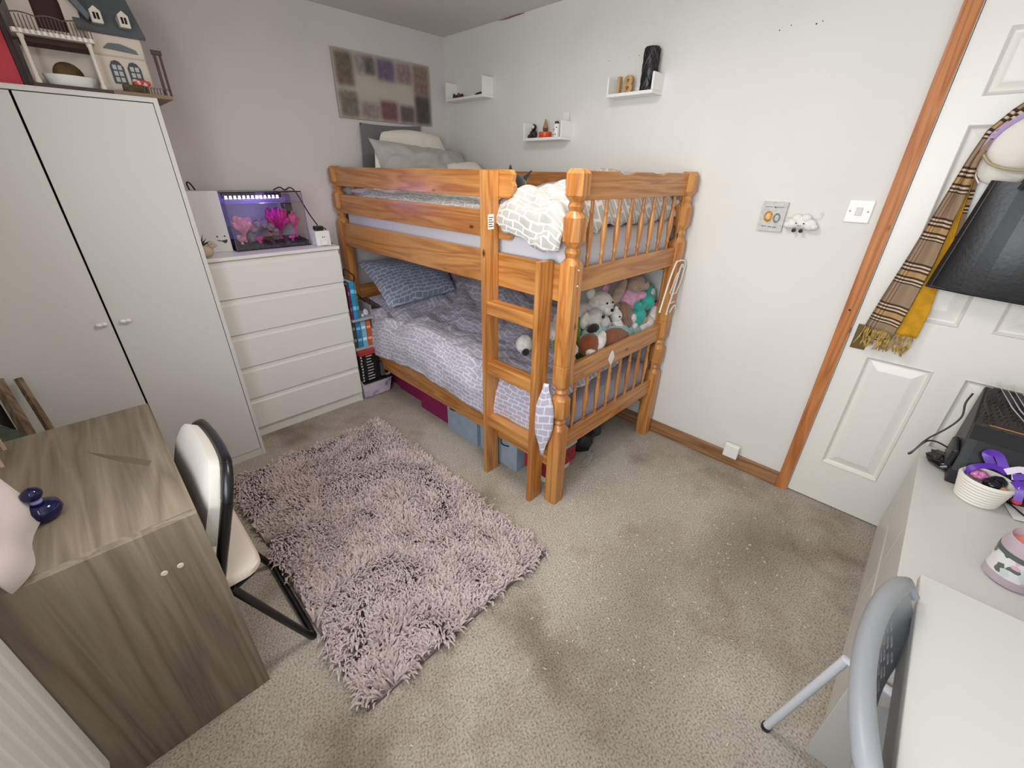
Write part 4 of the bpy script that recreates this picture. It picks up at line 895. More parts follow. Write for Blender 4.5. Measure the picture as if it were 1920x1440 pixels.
coral('tank_coral', 'small pink coral low at the front left of the fish tank', (-1.648, -.215, ZC + .031), .03, .055, 9, mPkL, 4, .010)
coral('tank_plant', 'tiny magenta tuft at the front middle of the fish tank', (-1.555, -.215, ZC + .031), .026, .04, 9, mMg, 5, .008)
coral('tank_coral', 'tiny pink pebble coral at the front right of the fish tank', (-1.375, -.215, ZC + .031), .024, .035, 8, mPk, 6, .009)
rk = MB()
for k in range(14):
    a = pi * k / 13; rk.ell((-1.505 + .075 * cos(a), -.135 + .012 * sin(k * 3), ZC + .036 + .088 * sin(a)), (.030, .026, .026), (k, k * 2, 0), 9, 7, .35, k)
tag(obj('tank_arch', rk, M('grey_mauve_rock', (150, 134, 138), .8, var=.25, scale=40), None, True), 'grey rock arch in the middle of the fish tank', 'tank ornament')
fs_ = thing('fish', 'small grey and orange fish swimming before the rock arch', 'fish', (-1.45, -.185, 1.15))
obj('body', MB().ell((-1.45, -.185, 1.158), (.026, .006, .011), (0, radians(14), 0), 14, 9), M('fish_scale', (134, 122, 116), .4, var=.3, scale=80), fs_, True)
obj('tail', MB().prism([(-1.475, 1.164), (-1.492, 1.178), (-1.487, 1.160), (-1.492, 1.152)], lambda x, z: (x, -.186, z), lambda x, z: (x, -.184, z)), M('fish_tail', (196, 110, 66), .4), fs_)
ft = thing('tank_filter', 'black filter hanging inside the right corner of the fish tank', 'filter', (-1.325, -.08, 1.22))
obj('housing', B(-1.350, -1.302, -.105, -.045, 1.225, 1.325), mBlackGl, ft, bev=.006)
obj('outlet', B(-1.345, -1.307, -.12, -.10, 1.335, 1.370), M('grey_clear_plastic', (120, 116, 140), .2), ft, bev=.003)
tag(obj('tank_cable', MB().tube(bez([(-1.40, -.14, tz + .010), (-1.37, -.16, tz + .024), (-1.34, -.15, tz + .010), (-1.32, -.17, tz + .022), (-1.295, -.16, tz + .012), (-1.276, -.17, 1.36), (-1.262, -.24, 1.27), (-1.243, -.29, 1.205)], 6), .0035, 6), mBlack, None, True), 'black cable looped over the fish tank lid down to the plugs', 'cable')
bx = thing('storage_box', 'white box with a small smiling face beside the fish tank', 'box', (-1.79, -.13, ZC))
obj('body', B(-1.882, -1.699, -.205, -.045, ZC, 1.398), M('white_card', (220, 218, 212), .6), bx, bev=.003)
for x in (-1.758, -1.722): obj('eye', MB().lathe([(.0042, 0), (.0042, .001)], 12, Matrix.Translation((x, -.205, 1.172)) @ Matrix.Rotation(pi / 2, 4, 'X')), mBlack, bx)
obj('mouth', MB().prism([(-1.765, 1.156), (-1.742, 1.150), (-1.715, 1.155), (-1.716, 1.142), (-1.728, 1.134), (-1.742, 1.146), (-1.756, 1.148)], lambda x, z: (x, -.2064, z), lambda x, z: (x, -.2052, z)), M('grey_print', (58, 58, 62), .5), bx)
obj('cord', MB().tube(bez([(-1.80, -.10, 1.399), (-1.806, -.11, 1.43), (-1.794, -.11, 1.434), (-1.775, -.10, 1.399)], 5), .004, 6), mBlack, bx, True)
pl = thing('potted_plant', 'dark spiky plant in a beige animal shaped pot on the drawers', 'plant', (-1.845, -.335, ZC))
mBe = M('beige_ceramic', (196, 180, 154), .6, var=.08)
obj('pot', MB().ell((-1.850, -.335, ZC + .030), (.034, .026, .030)).ell((-1.822, -.340, ZC + .060), (.017, .015, .020)).ell((-1.806, -.345, ZC + .056), (.009, .008, .008)), mBe, pl, True)
obj('eye', MB().ell((-1.823, -.355, ZC + .066), .0025, nu=8, nv=6), mBlack, pl)
random.seed(9)
for k in range(22):
    a = random.uniform(0, 2 * pi); e = random.uniform(.35, 1); L_ = random.uniform(.05, .085); b0 = Vector((-1.862, -.325, ZC + .055)); d = Vector((cos(a) * (1.1 - e), sin(a) * (1.1 - e) * .6, e))
    obj('leaf', MB().tube([b0, b0 + d * L_ * .5, b0 + d * L_ + Vector((0, 0, -.004))], [.0035, .0028, .0004], 5), M('dark_spikes', (40, 36, 40), .6) if k == 0 else bpy.data.materials['dark_spikes'], pl)
ad_ = thing('plug_block', 'white multi socket block with black plug on the drawers', 'adapter', (-1.24, -.30, ZC))
obj('body', B(-1.283, -1.195, -.335, -.262, ZC, ZC + .086), mPlast, ad_, bev=.006)
obj('plug', B(-1.272, -1.222, -.325, -.282, ZC + .0865, ZC + .112), mBlack, ad_, bev=.005)
obj('lead', MB().tube(bez([(-1.224, -.30, ZC + .10), (-1.200, -.29, ZC + .092), (-1.189, -.285, ZC + .05), (-1.184, -.29, ZC + .012), (-1.182, -.31, ZC + .006)], 5), .0032, 6), mBlack, ad_, True)
obj('side_plug', B(-1.260, -1.222, -.352, -.3355, ZC + .006, ZC + .034), mPlast, ad_, bev=.003)
for x in (-1.246, -1.234): obj('socket_slot', B(x, x + .004, -.3358, -.3352, ZC + .046, ZC + .054), mBlack, ad_)
# ------------------------------------------------------------------ on the wardrobe
ZW = 1.7535
dh_ = thing('dolls_house', 'cream dolls house with blue grey roof on the wardrobe', 'dolls house', (-2.05, -.37, ZW))
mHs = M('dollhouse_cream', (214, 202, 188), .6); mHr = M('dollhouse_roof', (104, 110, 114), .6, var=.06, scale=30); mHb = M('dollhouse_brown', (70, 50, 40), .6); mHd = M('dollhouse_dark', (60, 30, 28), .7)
obj('base_board', B(-2.245, -2.030, -.565, -.18, ZW, ZW + .012), mHb, dh_, bev=.002)
obj('base_board', B(-2.0295, -1.842, -.560, -.20, ZW, ZW + .014), M('terrace_base', (134, 112, 92), .7), dh_, bev=.002)
def arch_wall(x0, x1, y, z0, z1, ax0, ax1, az0, az1, th, mt, nm_='wall'):
    """wall panel with one round-headed opening"""
    m_ = MB(); n_ = 10; xc_ = (ax0 + ax1) / 2; r = (ax1 - ax0) / 2
    inner = [(ax0, az0)] + [(xc_ - r * cos(pi * k / n_), az1 - r + r * sin(pi * k / n_)) for k in range(n_ + 1)] + [(ax1, az0)]
    outer = [(x0, az0)] + [(x0 + (x1 - x0) * k / n_, z1) for k in range(n_ + 1)] + [(x1, az0)]
    outer[1] = (x0, z1); k_ = len(inner)
    vs = [(x, y, z) for x, z in inner] + [(x, y, z) for x, z in outer] + [(x, y + th, z) for x, z in inner] + [(x, y + th, z) for x, z in outer]; fs = []
    for i in range(k_ - 1):
        fs += [(i, i + 1, k_ + i + 1, k_ + i), (2 * k_ + i, 3 * k_ + i, 3 * k_ + i + 1, 2 * k_ + i + 1), (i, 2 * k_ + i, 2 * k_ + i + 1, i + 1)]
    m_.add(vs, fs)
    if az0 > z0 + .001: m_.box(x0, x1, y, y + th, z0, az0)
    return obj(nm_, m_, mt, dh_)
arch_wall(-2.235, -2.035, -.43, ZW + .012, 1.918, -2.175, -2.085, ZW + .05, 1.855, .006, mHs)
obj('back_scene', B(-2.20, -2.06, -.40, -.395, ZW + .05, 1.86), M('ochre_paper', (120, 98, 60), .8, var=.3, scale=30), dh_)
arch_wall(-2.225, -2.04, -.45, 1.935, 2.10, -2.165, -2.085, 1.945, 2.07, .006, mHs)
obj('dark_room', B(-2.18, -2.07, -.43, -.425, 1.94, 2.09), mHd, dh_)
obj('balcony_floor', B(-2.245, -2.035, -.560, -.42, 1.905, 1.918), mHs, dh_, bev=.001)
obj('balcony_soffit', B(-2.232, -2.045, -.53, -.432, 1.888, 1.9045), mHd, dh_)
for k in range(14): obj('dentil', B(-2.240 + k * .0148, -2.2325 + k * .0148, -.566, -.5605, 1.906, 1.918), mPlast, dh_)
for x in (-2.226, -2.052):
    c_ = obj('column', MB().lathe([(.0095, ZW + .0125), (.0095, ZW + .022), (.0065, ZW + .028), (.0065, 1.892), (.009, 1.896), (.009, 1.9045)], 12, Matrix.Translation((x, -.548, 0))), M('column_white', (224, 216, 204), .5), dh_, True)
mRail = M('balcony_iron', (104, 90, 78), .5)
obj('balcony_handrail', MB().tube([(-2.240 + k * .205 / 24, -.557, 1.958 + .006 * abs(sin(k * pi / 8))) for k in range(25)], .0022, 5), mRail, dh_, True)
for k in range(22): obj('baluster', MB().tube([(-2.240 + k * .0097, -.557, 1.918), (-2.240 + k * .0097, -.557, 1.958)], .0013, 4), mRail, dh_)
obj('bathtub', MB().grid(lambda u, v: (-2.135 + (.058 + .012 * v) * cos(2 * pi * u), -.492 + (.026 + .006 * v) * sin(2 * pi * u), ZW + .016 + .034 * v), 24, 5, thick=-.004), mPlast, dh_, True)
for x in (-2.165, -2.105): obj('tub_foot', MB().ell((x, -.505, ZW + .018), .007, nu=8, nv=6), mBlack, dh_)
# right wing
obj('wing_wall', B(-2.040, -1.882, -.47, -.462, ZW + .014, 1.975), mHs, dh_)
obj('wing_side', B(-1.884, -1.878, -.4615, -.25, ZW + .014, 1.975), mHs, dh_)
obj('string_course', B(-2.040, -1.878, -.4735, -.4702, 1.888, 1.894), M('course', (196, 184, 168), .6), dh_)
obj('roof', MB().prism([(-.490, 1.962), (-.30, 2.13), (-.29, 2.12), (-.475, 1.955)], lambda y, z: (-2.062, y, z), lambda y, z: (-1.862, y, z)), mHr, dh_)
obj('gable_roof', MB().prism([(-2.27, 2.01), (-2.14, 2.20), (-2.01, 2.01), (-2.02, 1.99), (-2.14, 2.17), (-2.26, 1.99)], lambda x, z: (x, -.475, z), lambda x, z: (x, -.28, z)), mHr, dh_)
for x in (-1.995, -1.915):
    w_ = obj('dormer', MB().prism([(x - .016, 1.985), (x + .016, 1.985), (x + .016, 2.022), (x, 2.036), (x - .016, 2.022)], lambda a, z: (a, -.492, z), lambda a, z: (a, -.43, z)), M('dormer_cream', (222, 216, 200), .6), dh_)
    for dx_ in (-.005, .005): obj('dormer_pane', B(x + dx_ - .0035, x + dx_ + .0035, -.4930, -.4922, 1.996, 2.016), mDark, w_)
obj('pediment', MB().prism([(-2.005, 1.912), (-1.900, 1.905), (-1.905, 1.918), (-1.95, 1.932), (-1.985, 1.930)], lambda x, z: (x, -.4745, z), lambda x, z: (x, -.4704, z)), mHr, dh_)
mNav = M('dollhouse_window', (52, 60, 76), .5)
for x in (-1.982, -1.928):
    w_ = obj('window_frame', MB().prism([(x - .021, 1.80), (x + .021, 1.80), (x + .021, 1.856), (x + .012, 1.872), (x, 1.877), (x - .012, 1.872), (x - .021, 1.856)], lambda a, z: (a, -.4745, z), lambda a, z: (a, -.4704, z)), mNav, dh_)
    for ix in (-1, 1):
        for iz in range(3): obj('pane', B(x + ix * .008 - .006, x + ix * .008 + .006, -.4752, -.4746, 1.806 + iz * .020, 1.821 + iz * .020), M('dh_pane', (186, 184, 178), .2) if (x < -1.95 and ix < 0 and iz == 0) else bpy.data.materials['dh_pane'], w_)
# things on the terrace
fb = thing('toy_flower_box', 'tiny flower box with red flowers before the dolls house window', 'toy', (-1.95, -.52, ZW + .014))
obj('box', B(-1.990, -1.910, -.535, -.505, ZW + .0145, ZW + .040), M('moss_brown', (86, 74, 50), .9, var=.3, scale=60), fb, bev=.003)
for k in range(9): obj('flower', MB().ell((-1.945 + .010 * (k % 5), -.52 + .006 * (k // 5), ZW + .047 + .004 * (k % 3)), .0085, nu=8, nv=6), (M('flower_red', (206, 70, 56), .7), M('flower_white', (226, 190, 184), .7))[k % 2], fb, True)
tf = thing('toy_fence', 'small curly metal fence along the dolls house terrace', 'toy fence', (-1.87, -.545, ZW + .014))
for k in range(8): obj('hoop', MB().tube([(-1.922 + k * .010 + .006 * cos(pi * q / 6), -.550, ZW + .0155 + .022 * sin(pi * q / 6)) for q in range(7)], .0013, 4), mRail, tf, True)
pf = thing('toy_gate_frame', 'narrow dark wooden frame standing at the wardrobe edge', 'toy frame', (-1.842, -.53, ZW + .014))
obj('post', B(-1.862, -1.853, -.535, -.525, ZW + .0145, 1.905), mHb, pf); obj('post', B(-1.843, -1.836, -.535, -.525, ZW + .0145, 1.905), mHb, pf)
obj('beam', B(-1.866, -1.833, -.537, -.523, 1.9055, 1.920), mHb, pf)
rb = thing('red_box', 'red box with black spine beside the dolls house', 'box', (-2.34, -.38, ZW))
mRed = M('red_cover', (190, 40, 56), .5, var=.06, scale=8)
obj('body', B(-2.50, -2.267, -.50, -.22, ZW, 2.08), mRed, rb, bev=.002)
obj('spine', B(-2.2668, -2.250, -.50, -.22, ZW, 2.08), M('dark_red_spine', (44, 16, 18), .5), rb, bev=.002)
obj('print', MB().ell((-2.335, -.5005, 1.872), (.016, .0008, .02), nu=10, nv=6), mBlack, rb)
# ------------------------------------------------------------------ narrow bookcase between drawers and bed
bk = thing('bookcase', 'narrow grey bookcase squeezed between drawers and bunk bed', 'bookcase', (-1.09, -.2, 0))
mGs = M('grey_shelf', (168, 168, 172), .5)
obj('side_panel', B(-1.172, -1.166, -.36, -.03, .0, .68), mGs, bk); obj('side_panel', B(-1.0145, -1.0095, -.36, -.125, 0, .68), mGs, bk)
for z in (.140, .396, .608): obj('shelf', B(-1.1655, -1.015, -.385 if z > .5 else -.37, -.03, z - .016, z), mGs, bk, bev=.001)
obj('back_panel', B(-1.1655, -1.015, -.030, -.026, 0, .68), mGs, bk)
def book(x0, x1, y0, z0, z1, col, label, name='book', grp='books in the narrow bookcase', tilt=0):
    t_ = thing(name, label, 'book', ((x0 + x1) / 2, y0, z0), grp)
    obj('cover', MB().box(x0, x0 + .0015, y0, y0 + .15, z0, z1).box(x1 - .0015, x1, y0, y0 + .15, z0, z1).box(x0 + .0015, x1 - .0015, y0, y0 + .0015, z0, z1), M('cover', col, .5, var=.10, scale=30), t_)
    obj('pages', B(x0 + .0017, x1 - .0017, y0 + .0018, y0 + .146, z0 + .003, z1 - .003), M('paper', (222, 214, 196), .9), t_)
    if x1 - x0 > .012:
        for f in (.25, .7): obj('spine_label', B(x0 + .003, x1 - .003, y0 - .0006, y0 - .0001, z0 + (z1 - z0) * f, z0 + (z1 - z0) * (f + .10)), M('spine_print', tuple(min(255, c + 70) for c in col), .5), t_)
book(-1.163, -1.148, -.372, .6085, .845, (98, 34, 50), 'maroon book standing on the upper bookcase shelf')
book(-1.146, -1.118, -.376, .6085, .860, (40, 140, 196), 'bright blue book on the upper bookcase shelf')
book(-1.116, -1.100, -.370, .6085, .850, (70, 120, 110), 'thin green book on the upper bookcase shelf')
book(-1.164, -1.140, -.352, .3965, .585, (62, 66, 48), 'dark olive book on the middle bookcase shelf')
book(-1.138, -1.104, -.358, .3965, .580, (52, 122, 168), 'medium blue book on the middle bookcase shelf')
book(-1.102, -1.068, -.360, .3965, .582, (132, 182, 214), 'pale blue book on the middle bookcase shelf')
book(-1.066, -1.032, -.362, .3965, .578, (190, 98, 44), 'orange book on the middle bookcase shelf')
tag(obj('crystal_ornament', MB().ell((-1.045, -.345, .632), (.020, .016, .024), (0, 0, 0), 7, 5, .3, 2).ell((-1.078, -.36, .620), (.012, .012, .012), (0, 0, 0), 7, 5, .3, 3), M('pale_crystal', (206, 206, 220), .3)), 'pale crystal cluster on the upper bookcase shelf', 'ornament')
tag(obj('incense_stick', MB().tube([(-1.075, -.20, .62), (-1.105, -.33, .86)], .003, 6), mHb, None), 'thin brown stick leaning over the upper bookcase shelf', 'stick')
tag(obj('bulb_string', MB().tube(bez([(-1.165, -.36, .90), (-1.13, -.30, .93), (-1.10, -.34, .90), (-1.06, -.28, .86), (-1.04, -.20, .76), (-1.03, -.33, .70)], 6), .004, 6), mBlack, None, True), 'black string of lights draped behind the bookcase', 'string lights')
rd = thing('book', 'red hardback lying flat on the stack of black books', 'book', (-1.08, -.39, .345), 'flat books in the bookcase')
obj('cover', B(-1.163, -1.016, -.398, -.21, .347, .352), M('red_hardback', (186, 66, 54), .5, var=.08), rd); obj('cover', B(-1.163, -1.016, -.398, -.21, .372, .377), bpy.data.materials['red_hardback'], rd)
obj('pages', B(-1.160, -1.019, -.394, -.215, .3523, .3717), M('red_edge', (170, 52, 46), .8), rd)
random.seed(12); mBC = M('black_cover', (22, 22, 28), .4); mTx = M('white_spine_text', (206, 204, 200), .6)
ordn = ['topmost', 'second', 'third', 'fourth', 'fifth', 'sixth', 'seventh', 'eighth', 'lowest']
for i in range(9):
    z1 = .3455 - i * .0222; z0 = z1 - .0215; dx_ = random.uniform(-.003, .003)
    t_ = thing('book', '%s thin black book in the stack under the red hardback' % ordn[i], 'book', (-1.09, -.38, z0), 'flat black books in the bookcase')
    obj('cover', B(-1.160 + dx_, -1.022 + dx_, -.392, -.22, z0, z1), mBC, t_, bev=.001)
    obj('spine_title', B(-1.115 + dx_, -1.115 + dx_ + random.uniform(.03, .055), -.3926, -.3921, z0 + .007, z0 + .013), mTx, t_); obj('spine_mark', B(-1.157 + dx_, -1.147 + dx_, -.3926, -.3921, z0 + .004, z0 + .016), mTx, t_)
tag(obj('grey_pouch', B(-1.018, -.985, -.398, -.36, .15, .26), M('charcoal_pouch', (84, 84, 92), .7), None, bev=.006), 'charcoal pouch standing beside the stack of black books', 'pouch')
tr_ = thing('tape_roll', 'pale tape roll lying at the foot of the bookcase', 'tape', (-.957, -.37, .14))
obj('roll', MB().tube([(-.957 + .028 * cos(2 * pi * k / 20), -.372, .172 + .030 * sin(2 * pi * k / 20)) for k in range(20)], .009, 8, closed=True), M('tape_cream', (196, 186, 150), .6), tr_, True)
tag(obj('black_tray', B(-1.16, -.935, -.40, -.20, .125, .1395), mBlack, None, bev=.003), 'black tray lid on top of the clear pastel box', 'tray')
pb = thing('plastic_box', 'clear box of pastel things on the carpet beside the drawers', 'box', (-1.05, -.3, 0))
N = NT('pastel_clear'); tc = N.n('ShaderNodeTexCoord'); nz = N.n('ShaderNodeTexNoise'); nz.inputs['Scale'].default_value = 14; N.l(tc.outputs['Object'], nz.inputs['Vector'])
r_ = ramp(N, [(.3, (120, 128, 140)), (.45, (196, 190, 214)), (.55, (216, 190, 206)), (.7, (206, 206, 216))]); N.l(nz.outputs[0], r_.inputs[0]); N.l(r_.outputs[0], N.b.inputs['Base Color']); N.b.inputs['Roughness'].default_value = .25; N.b.inputs['Coat Weight'].default_value = .5
obj('tub', MB().frustum([(-1.158, -.378, .001), (-.950, -.378, .001), (-.950, -.20, .001), (-1.158, -.20, .001)], [(-1.165, -.392, .115), (-.935, -.392, .115), (-.935, -.20, .115), (-1.165, -.20, .115)]), N.m, pb, bev=.012, seg=3)
obj('rim', B(-1.167, -.933, -.395, -.20, .1155, .1245), M('rim_clear', (190, 188, 200), .3), pb, bev=.003)
# ------------------------------------------------------------------ under the bed
mMag = M('magenta_fabric', (142, 24, 84), .9, var=.10, scale=30, bmp=.2, bscale=150); mGb = M('grey_blue_fabric', (150, 166, 180), .85, var=.05, scale=20, bmp=.15, bscale=150)
def fabric_box(x0, y0, y1, h, mt, label, grp, handle=None):
    t_ = thing('storage_cube', label, 'storage box', (x0 + .16, (y0 + y1) / 2, 0), grp)
    m_ = MB(); x1 = x0 + .30; w_ = .004
    m_.box(x0, x1, y0, y1, .001, .006); m_.box(x0, x0 + w_, y0, y1, .0062, h); m_.box(x1 - w_, x1, y0, y1, .0062, h); m_.box(x0 + w_, x1 - w_, y0, y0 + w_, .0062, h); m_.box(x0 + w_, x1 - w_, y1 - w_, y1, .0062, h)
    obj('body', m_, mt, t_)
    if handle:
        yc_, zc_ = handle
        obj('handle', MB().tube(bez([(x0 - .002, yc_ + .028, zc_ + .018), (x0 - .008, yc_ + .022, zc_ - .002), (x0 - .009, yc_, zc_ - .006), (x0 - .004, yc_ - .035, zc_)], 4), .004, 6), M('dark_handle', (40, 44, 52), .6), t_, True)
fabric_box(-.86, -.385, -.15, .20, mMag, 'magenta fabric cube farthest under the bed near the bookcase', 'storage cubes under the bed')
fabric_box(-.878, -.745, -.395, .22, mMag, 'wide magenta fabric cube in the middle under the bed', 'storage cubes under the bed')
fabric_box(-.925, -1.092, -.755, .235, mMag, 'magenta fabric cube next to the grey blue cubes', 'storage cubes under the bed')
fabric_box(-.955, -1.395, -1.105, .24, mGb, 'grey blue fabric cube with dark handle left of the ladder', 'storage cubes under the bed', (-1.17, .175))
fabric_box(-.945, -1.565, -1.415, .24, mGb, 'slim grey blue fabric cube behind the left ladder rail', 'storage cubes under the bed')
fabric_box(-.960, -1.735, -1.590, .235, mGb, 'grey blue fabric cube seen between the ladder rails', 'storage cubes under the bed', (-1.64, .15))
gbx = thing('gift_box', 'red snowflake patterned box with pale blue lid under the bed', 'box', (-.8, -1.84, 0))
mXm = M('red_pattern', (148, 32, 38), .6, var=.5, scale=55)
obj('body', B(-.93, -.68, -1.925, -1.765, .055, .165), mXm, gbx); obj('lid', B(-.935, -.675, -1.93, -1.76, .1655, .192), M('pale_blue_lid', (150, 204, 222), .5), gbx, bev=.003)
tag(obj('white_tub', B(-.92, -.70, -1.91, -1.775, .002, .0545), mPlast, None, bev=.008), 'white shallow tub under the red patterned box', 'tub')
tag(obj('black_bag', MB().ell((-.51, -1.83, .070), (.10, .085, .070), (0, 0, 0), 18, 12, .35, 3), mBlack, None, True), 'slumped black bag in the dark under the foot of the bed', 'bag')
tag(obj('dark_pouch', MB().ell((-.35, -1.79, .055), (.065, .08, .055), (0, 0, .4), 16, 10, .3, 7), M('navy_pouch', (58, 64, 76), .8), None, True), 'dark grey blue pouch beside the black bag under the bed', 'pouch')
tag(obj('loose_cable', MB().tube(bez([(-.66, -1.95, .006), (-.63, -1.985, .02), (-.58, -1.975, .06), (-.53, -1.945, .04), (-.56, -1.935, .008), (-.62, -1.94, .006)], 6), .004, 6), M('grey_cable', (150, 150, 146), .5), None, True), 'loose grey cable loop on the carpet under the foot of the bed', 'cable')
# ------------------------------------------------------------------ soft toys on the lower bunk
def plushmat(n, c): return M(n, c, .98, var=.10, scale=40, bmp=.5, bscale=160, sheen=.3)
pWh = plushmat('plush_white', (226, 222, 214)); pCr = plushmat('plush_cream', (208, 198, 184)); pBr = plushmat('plush_brown', (136, 106, 86)); pTa = plushmat('plush_taupe', (160, 138, 122)); pTe = plushmat('plush_teal', (44, 172, 156)); pAq = plushmat('plush_aqua', (158, 198, 196)); pGr = plushmat('plush_green', (110, 146, 30)); pOl = plushmat('plush_olive', (74, 80, 42)); pRu = plushmat('plush_rust', (142, 76, 36)); pBk = plushmat('plush_black', (26, 24, 24)); pPi = plushmat('plush_pink', (214, 158, 186)); pGy = plushmat('plush_grey', (200, 196, 190)); pHp = plushmat('plush_hot_pink', (232, 96, 128))
def toy(name, label, base, parts):
    t_ = thing(name, label, 'soft toy', base, 'soft toys at the foot of the lower bunk')
    for pn, mt, ells in parts:
        m_ = MB()
        for k, e in enumerate(ells): m_.ell(e[0], e[1], e[2] if len(e) > 2 else (0, 0, 0), 14, 10, .10, k + 1)
        obj(pn, m_, mt, t_, True)
def eye(c, r=.006): return ('eye', mBlackGl, [(c, r)])
toy('plush_bear', 'large white plush bear with pink ear lying at the top of the pile', (-.50, -1.80, .78), [
    ('body', pWh, [((-.60, -1.79, .845), (.16, .08, .075)), ((-.70, -1.80, .80), (.10, .08, .07))]), ('head', pWh, [((-.445, -1.83, .890), (.080, .070, .072)), ((-.455, -1.885, .875), (.04, .03, .03))]),
    ('arm', pWh, [((-.40, -1.85, .835), (.05, .045, .045))]), ('arm', pWh, [((-.53, -1.86, .80), (.07, .04, .04))]), ('ear', pPi, [((-.375, -1.81, .955), (.034, .016, .034))]), ('ear', pWh, [((-.50, -1.80, .955), (.03, .02, .03))]),
    eye((-.430, -1.895, .915)), eye((-.480, -1.893, .918)), ('nose', mBlackGl, [((-.458, -1.914, .882), (.012, .008, .009))]), ('bow', pBk, [((-.45, -1.88, .815), (.055, .03, .022), (0, .3, 0)), ((-.41, -1.885, .82), (.03, .02, .028))])])
toy('plush_rabbit', 'taupe plush rabbit in a pink top against the wall', (-.22, -1.84, .80), [
    ('head', pTa, [((-.200, -1.885, .972), (.062, .055, .052)), ((-.165, -1.925, .965), (.032, .026, .026))]), ('ear', pTa, [((-.345, -1.87, .945), (.032, .03, .090), (0, .65, 0))]), ('ear', pTa, [((-.095, -1.88, .920), (.028, .028, .095), (0, -.55, 0))]),
    ('top', pPi, [((-.230, -1.87, .885), (.085, .065, .065), (0, .3, 0)), ((-.17, -1.91, .91), (.05, .035, .025))]), ('body', pTa, [((-.285, -1.88, .815), (.075, .06, .055))]), eye((-.185, -1.935, .990), .004)])
toy('plush_frog', 'bright green plush leaning on the near bed post', (-.79, -1.86, .62), [('body', pGr, [((-.715, -1.835, .755), (.085, .075, .115)), ((-.69, -1.83, .84), (.06, .05, .05))]), ('foot', pGr, [((-.66, -1.90, .66), (.05, .04, .03))])])
toy('plush_lamb', 'pale grey plush lamb face in front of the green plush', (-.60, -1.90, .66), [
    ('head', pGy, [((-.590, -1.895, .858), (.055, .045, .055)), ((-.548, -1.930, .845), (.032, .03, .03))]), ('ear', pWh, [((-.655, -1.885, .862), (.028, .022, .042), (0, .3, 0))]), ('body', pWh, [((-.640, -1.90, .755), (.07, .05, .055))]), ('snout', pPi, [((-.522, -1.945, .832), (.014, .012, .010))]), eye((-.578, -1.940, .878), .008)])
toy('plush_turtle', 'dark olive plush squeezed between the lamb and the small white toy', (-.45, -1.86, .68), [('body', pOl, [((-.455, -1.865, .80), (.06, .05, .05)), ((-.43, -1.88, .76), (.05, .05, .06))]), ('snout', plushmat('plush_grey_brown', (132, 122, 104)), [((-.478, -1.92, .80), (.022, .022, .020))])])
toy('plush_chick', 'small white plush with one dark eye in the middle of the pile', (-.42, -1.92, .70), [('head', pWh, [((-.415, -1.915, .842), (.034, .032, .038)), ((-.415, -1.912, .882), (.010, .010, .014))]), ('body', pWh, [((-.405, -1.915, .785), (.045, .04, .045))]), ('paw', pWh, [((-.462, -1.945, .775), (.026, .024, .026))]), eye((-.428, -1.946, .848), .005)])
toy('plush_monkey', 'brown plush between the small white toy and the teal one', (-.34, -1.9, .70), [('body', pBr, [((-.330, -1.90, .842), (.050, .045, .055)), ((-.32, -1.925, .785), (.042, .035, .04))]), ('ear', pBr, [((-.378, -1.89, .878), (.022, .016, .024))]), ('cuff', pWh, [((-.265, -1.935, .800), (.022, .02, .03), (0, .4, 0)), ((-.245, -1.94, .755), (.025, .02, .022))])])
toy('plush_elephant', 'teal plush elephant sitting near the wire rack', (-.17, -1.93, .72), [
    ('body', pTe, [((-.205, -1.925, .800), (.058, .05, .062))]), ('head', pTe, [((-.135, -1.935, .872), (.055, .048, .046))]), ('trunk', pTe, [((-.205, -1.945, .862), (.048, .022, .024), (0, -.3, 0)), ((-.250, -1.945, .875), (.024, .02, .022))]), ('ear', pTe, [((-.075, -1.915, .905), (.042, .020, .062), (0, -.35, 0))]), ('ear_lining', pWh, [((-.066, -1.936, .890), (.034, .010, .050), (0, -.35, 0))]), eye((-.122, -1.981, .880), .0075)])
toy('plush_whale', 'long pale aqua plush bolster lying across the foot of the bed', (-.42, -1.9, .60), [('body', pAq, [((-.44, -1.920, .738), (.25, .062, .070), (0, .16, 0)), ((-.62, -1.925, .770), (.10, .060, .068)), ((-.22, -1.92, .695), (.12, .060, .062))]), ('tail', pAq, [((-.12, -1.93, .665), (.06, .05, .03))])])
toy('plush_unicorn', 'white plush unicorn with pink mane at the wall end of the pile', (-.09, -1.95, .66), [('body', pWh, [((-.115, -1.955, .735), (.062, .035, .052)), ((-.165, -1.955, .715), (.05, .032, .04))]), ('neck', pWh, [((-.072, -1.958, .785), (.030, .028, .06), (0, .35, 0))]), ('head', pWh, [((-.055, -1.955, .825), (.030, .026, .026))]), ('mane', pHp, [((-.058, -1.960, .850), (.024, .020, .016))]), ('blanket', plushmat('plush_sand', (186, 166, 134)), [((-.175, -1.945, .775), (.066, .03, .026), (0, .25, 0))])])
toy('plush_guinea_pig', 'rust white and black plush dog lying along the foot rail', (-.60, -1.96, .60), [
    ('body', pRu, [((-.49, -1.962, .742), (.165, .034, .062), (0, .22, 0))]), ('head', pRu, [((-.695, -1.950, .765), (.068, .045, .058), (0, .3, 0))]), ('blaze', pWh, [((-.640, -1.975, .772), (.034, .028, .058), (0, .35, 0))]), ('snout', pWh, [((-.712, -1.978, .735), (.040, .022, .026), (0, .6, 0))]), ('ear', pBk, [((-.645, -1.930, .828), (.040, .028, .024), (0, -.3, 0))]), ('belly', pBk, [((-.66, -1.962, .702), (.075, .030, .020), (0, .05, 0))])])
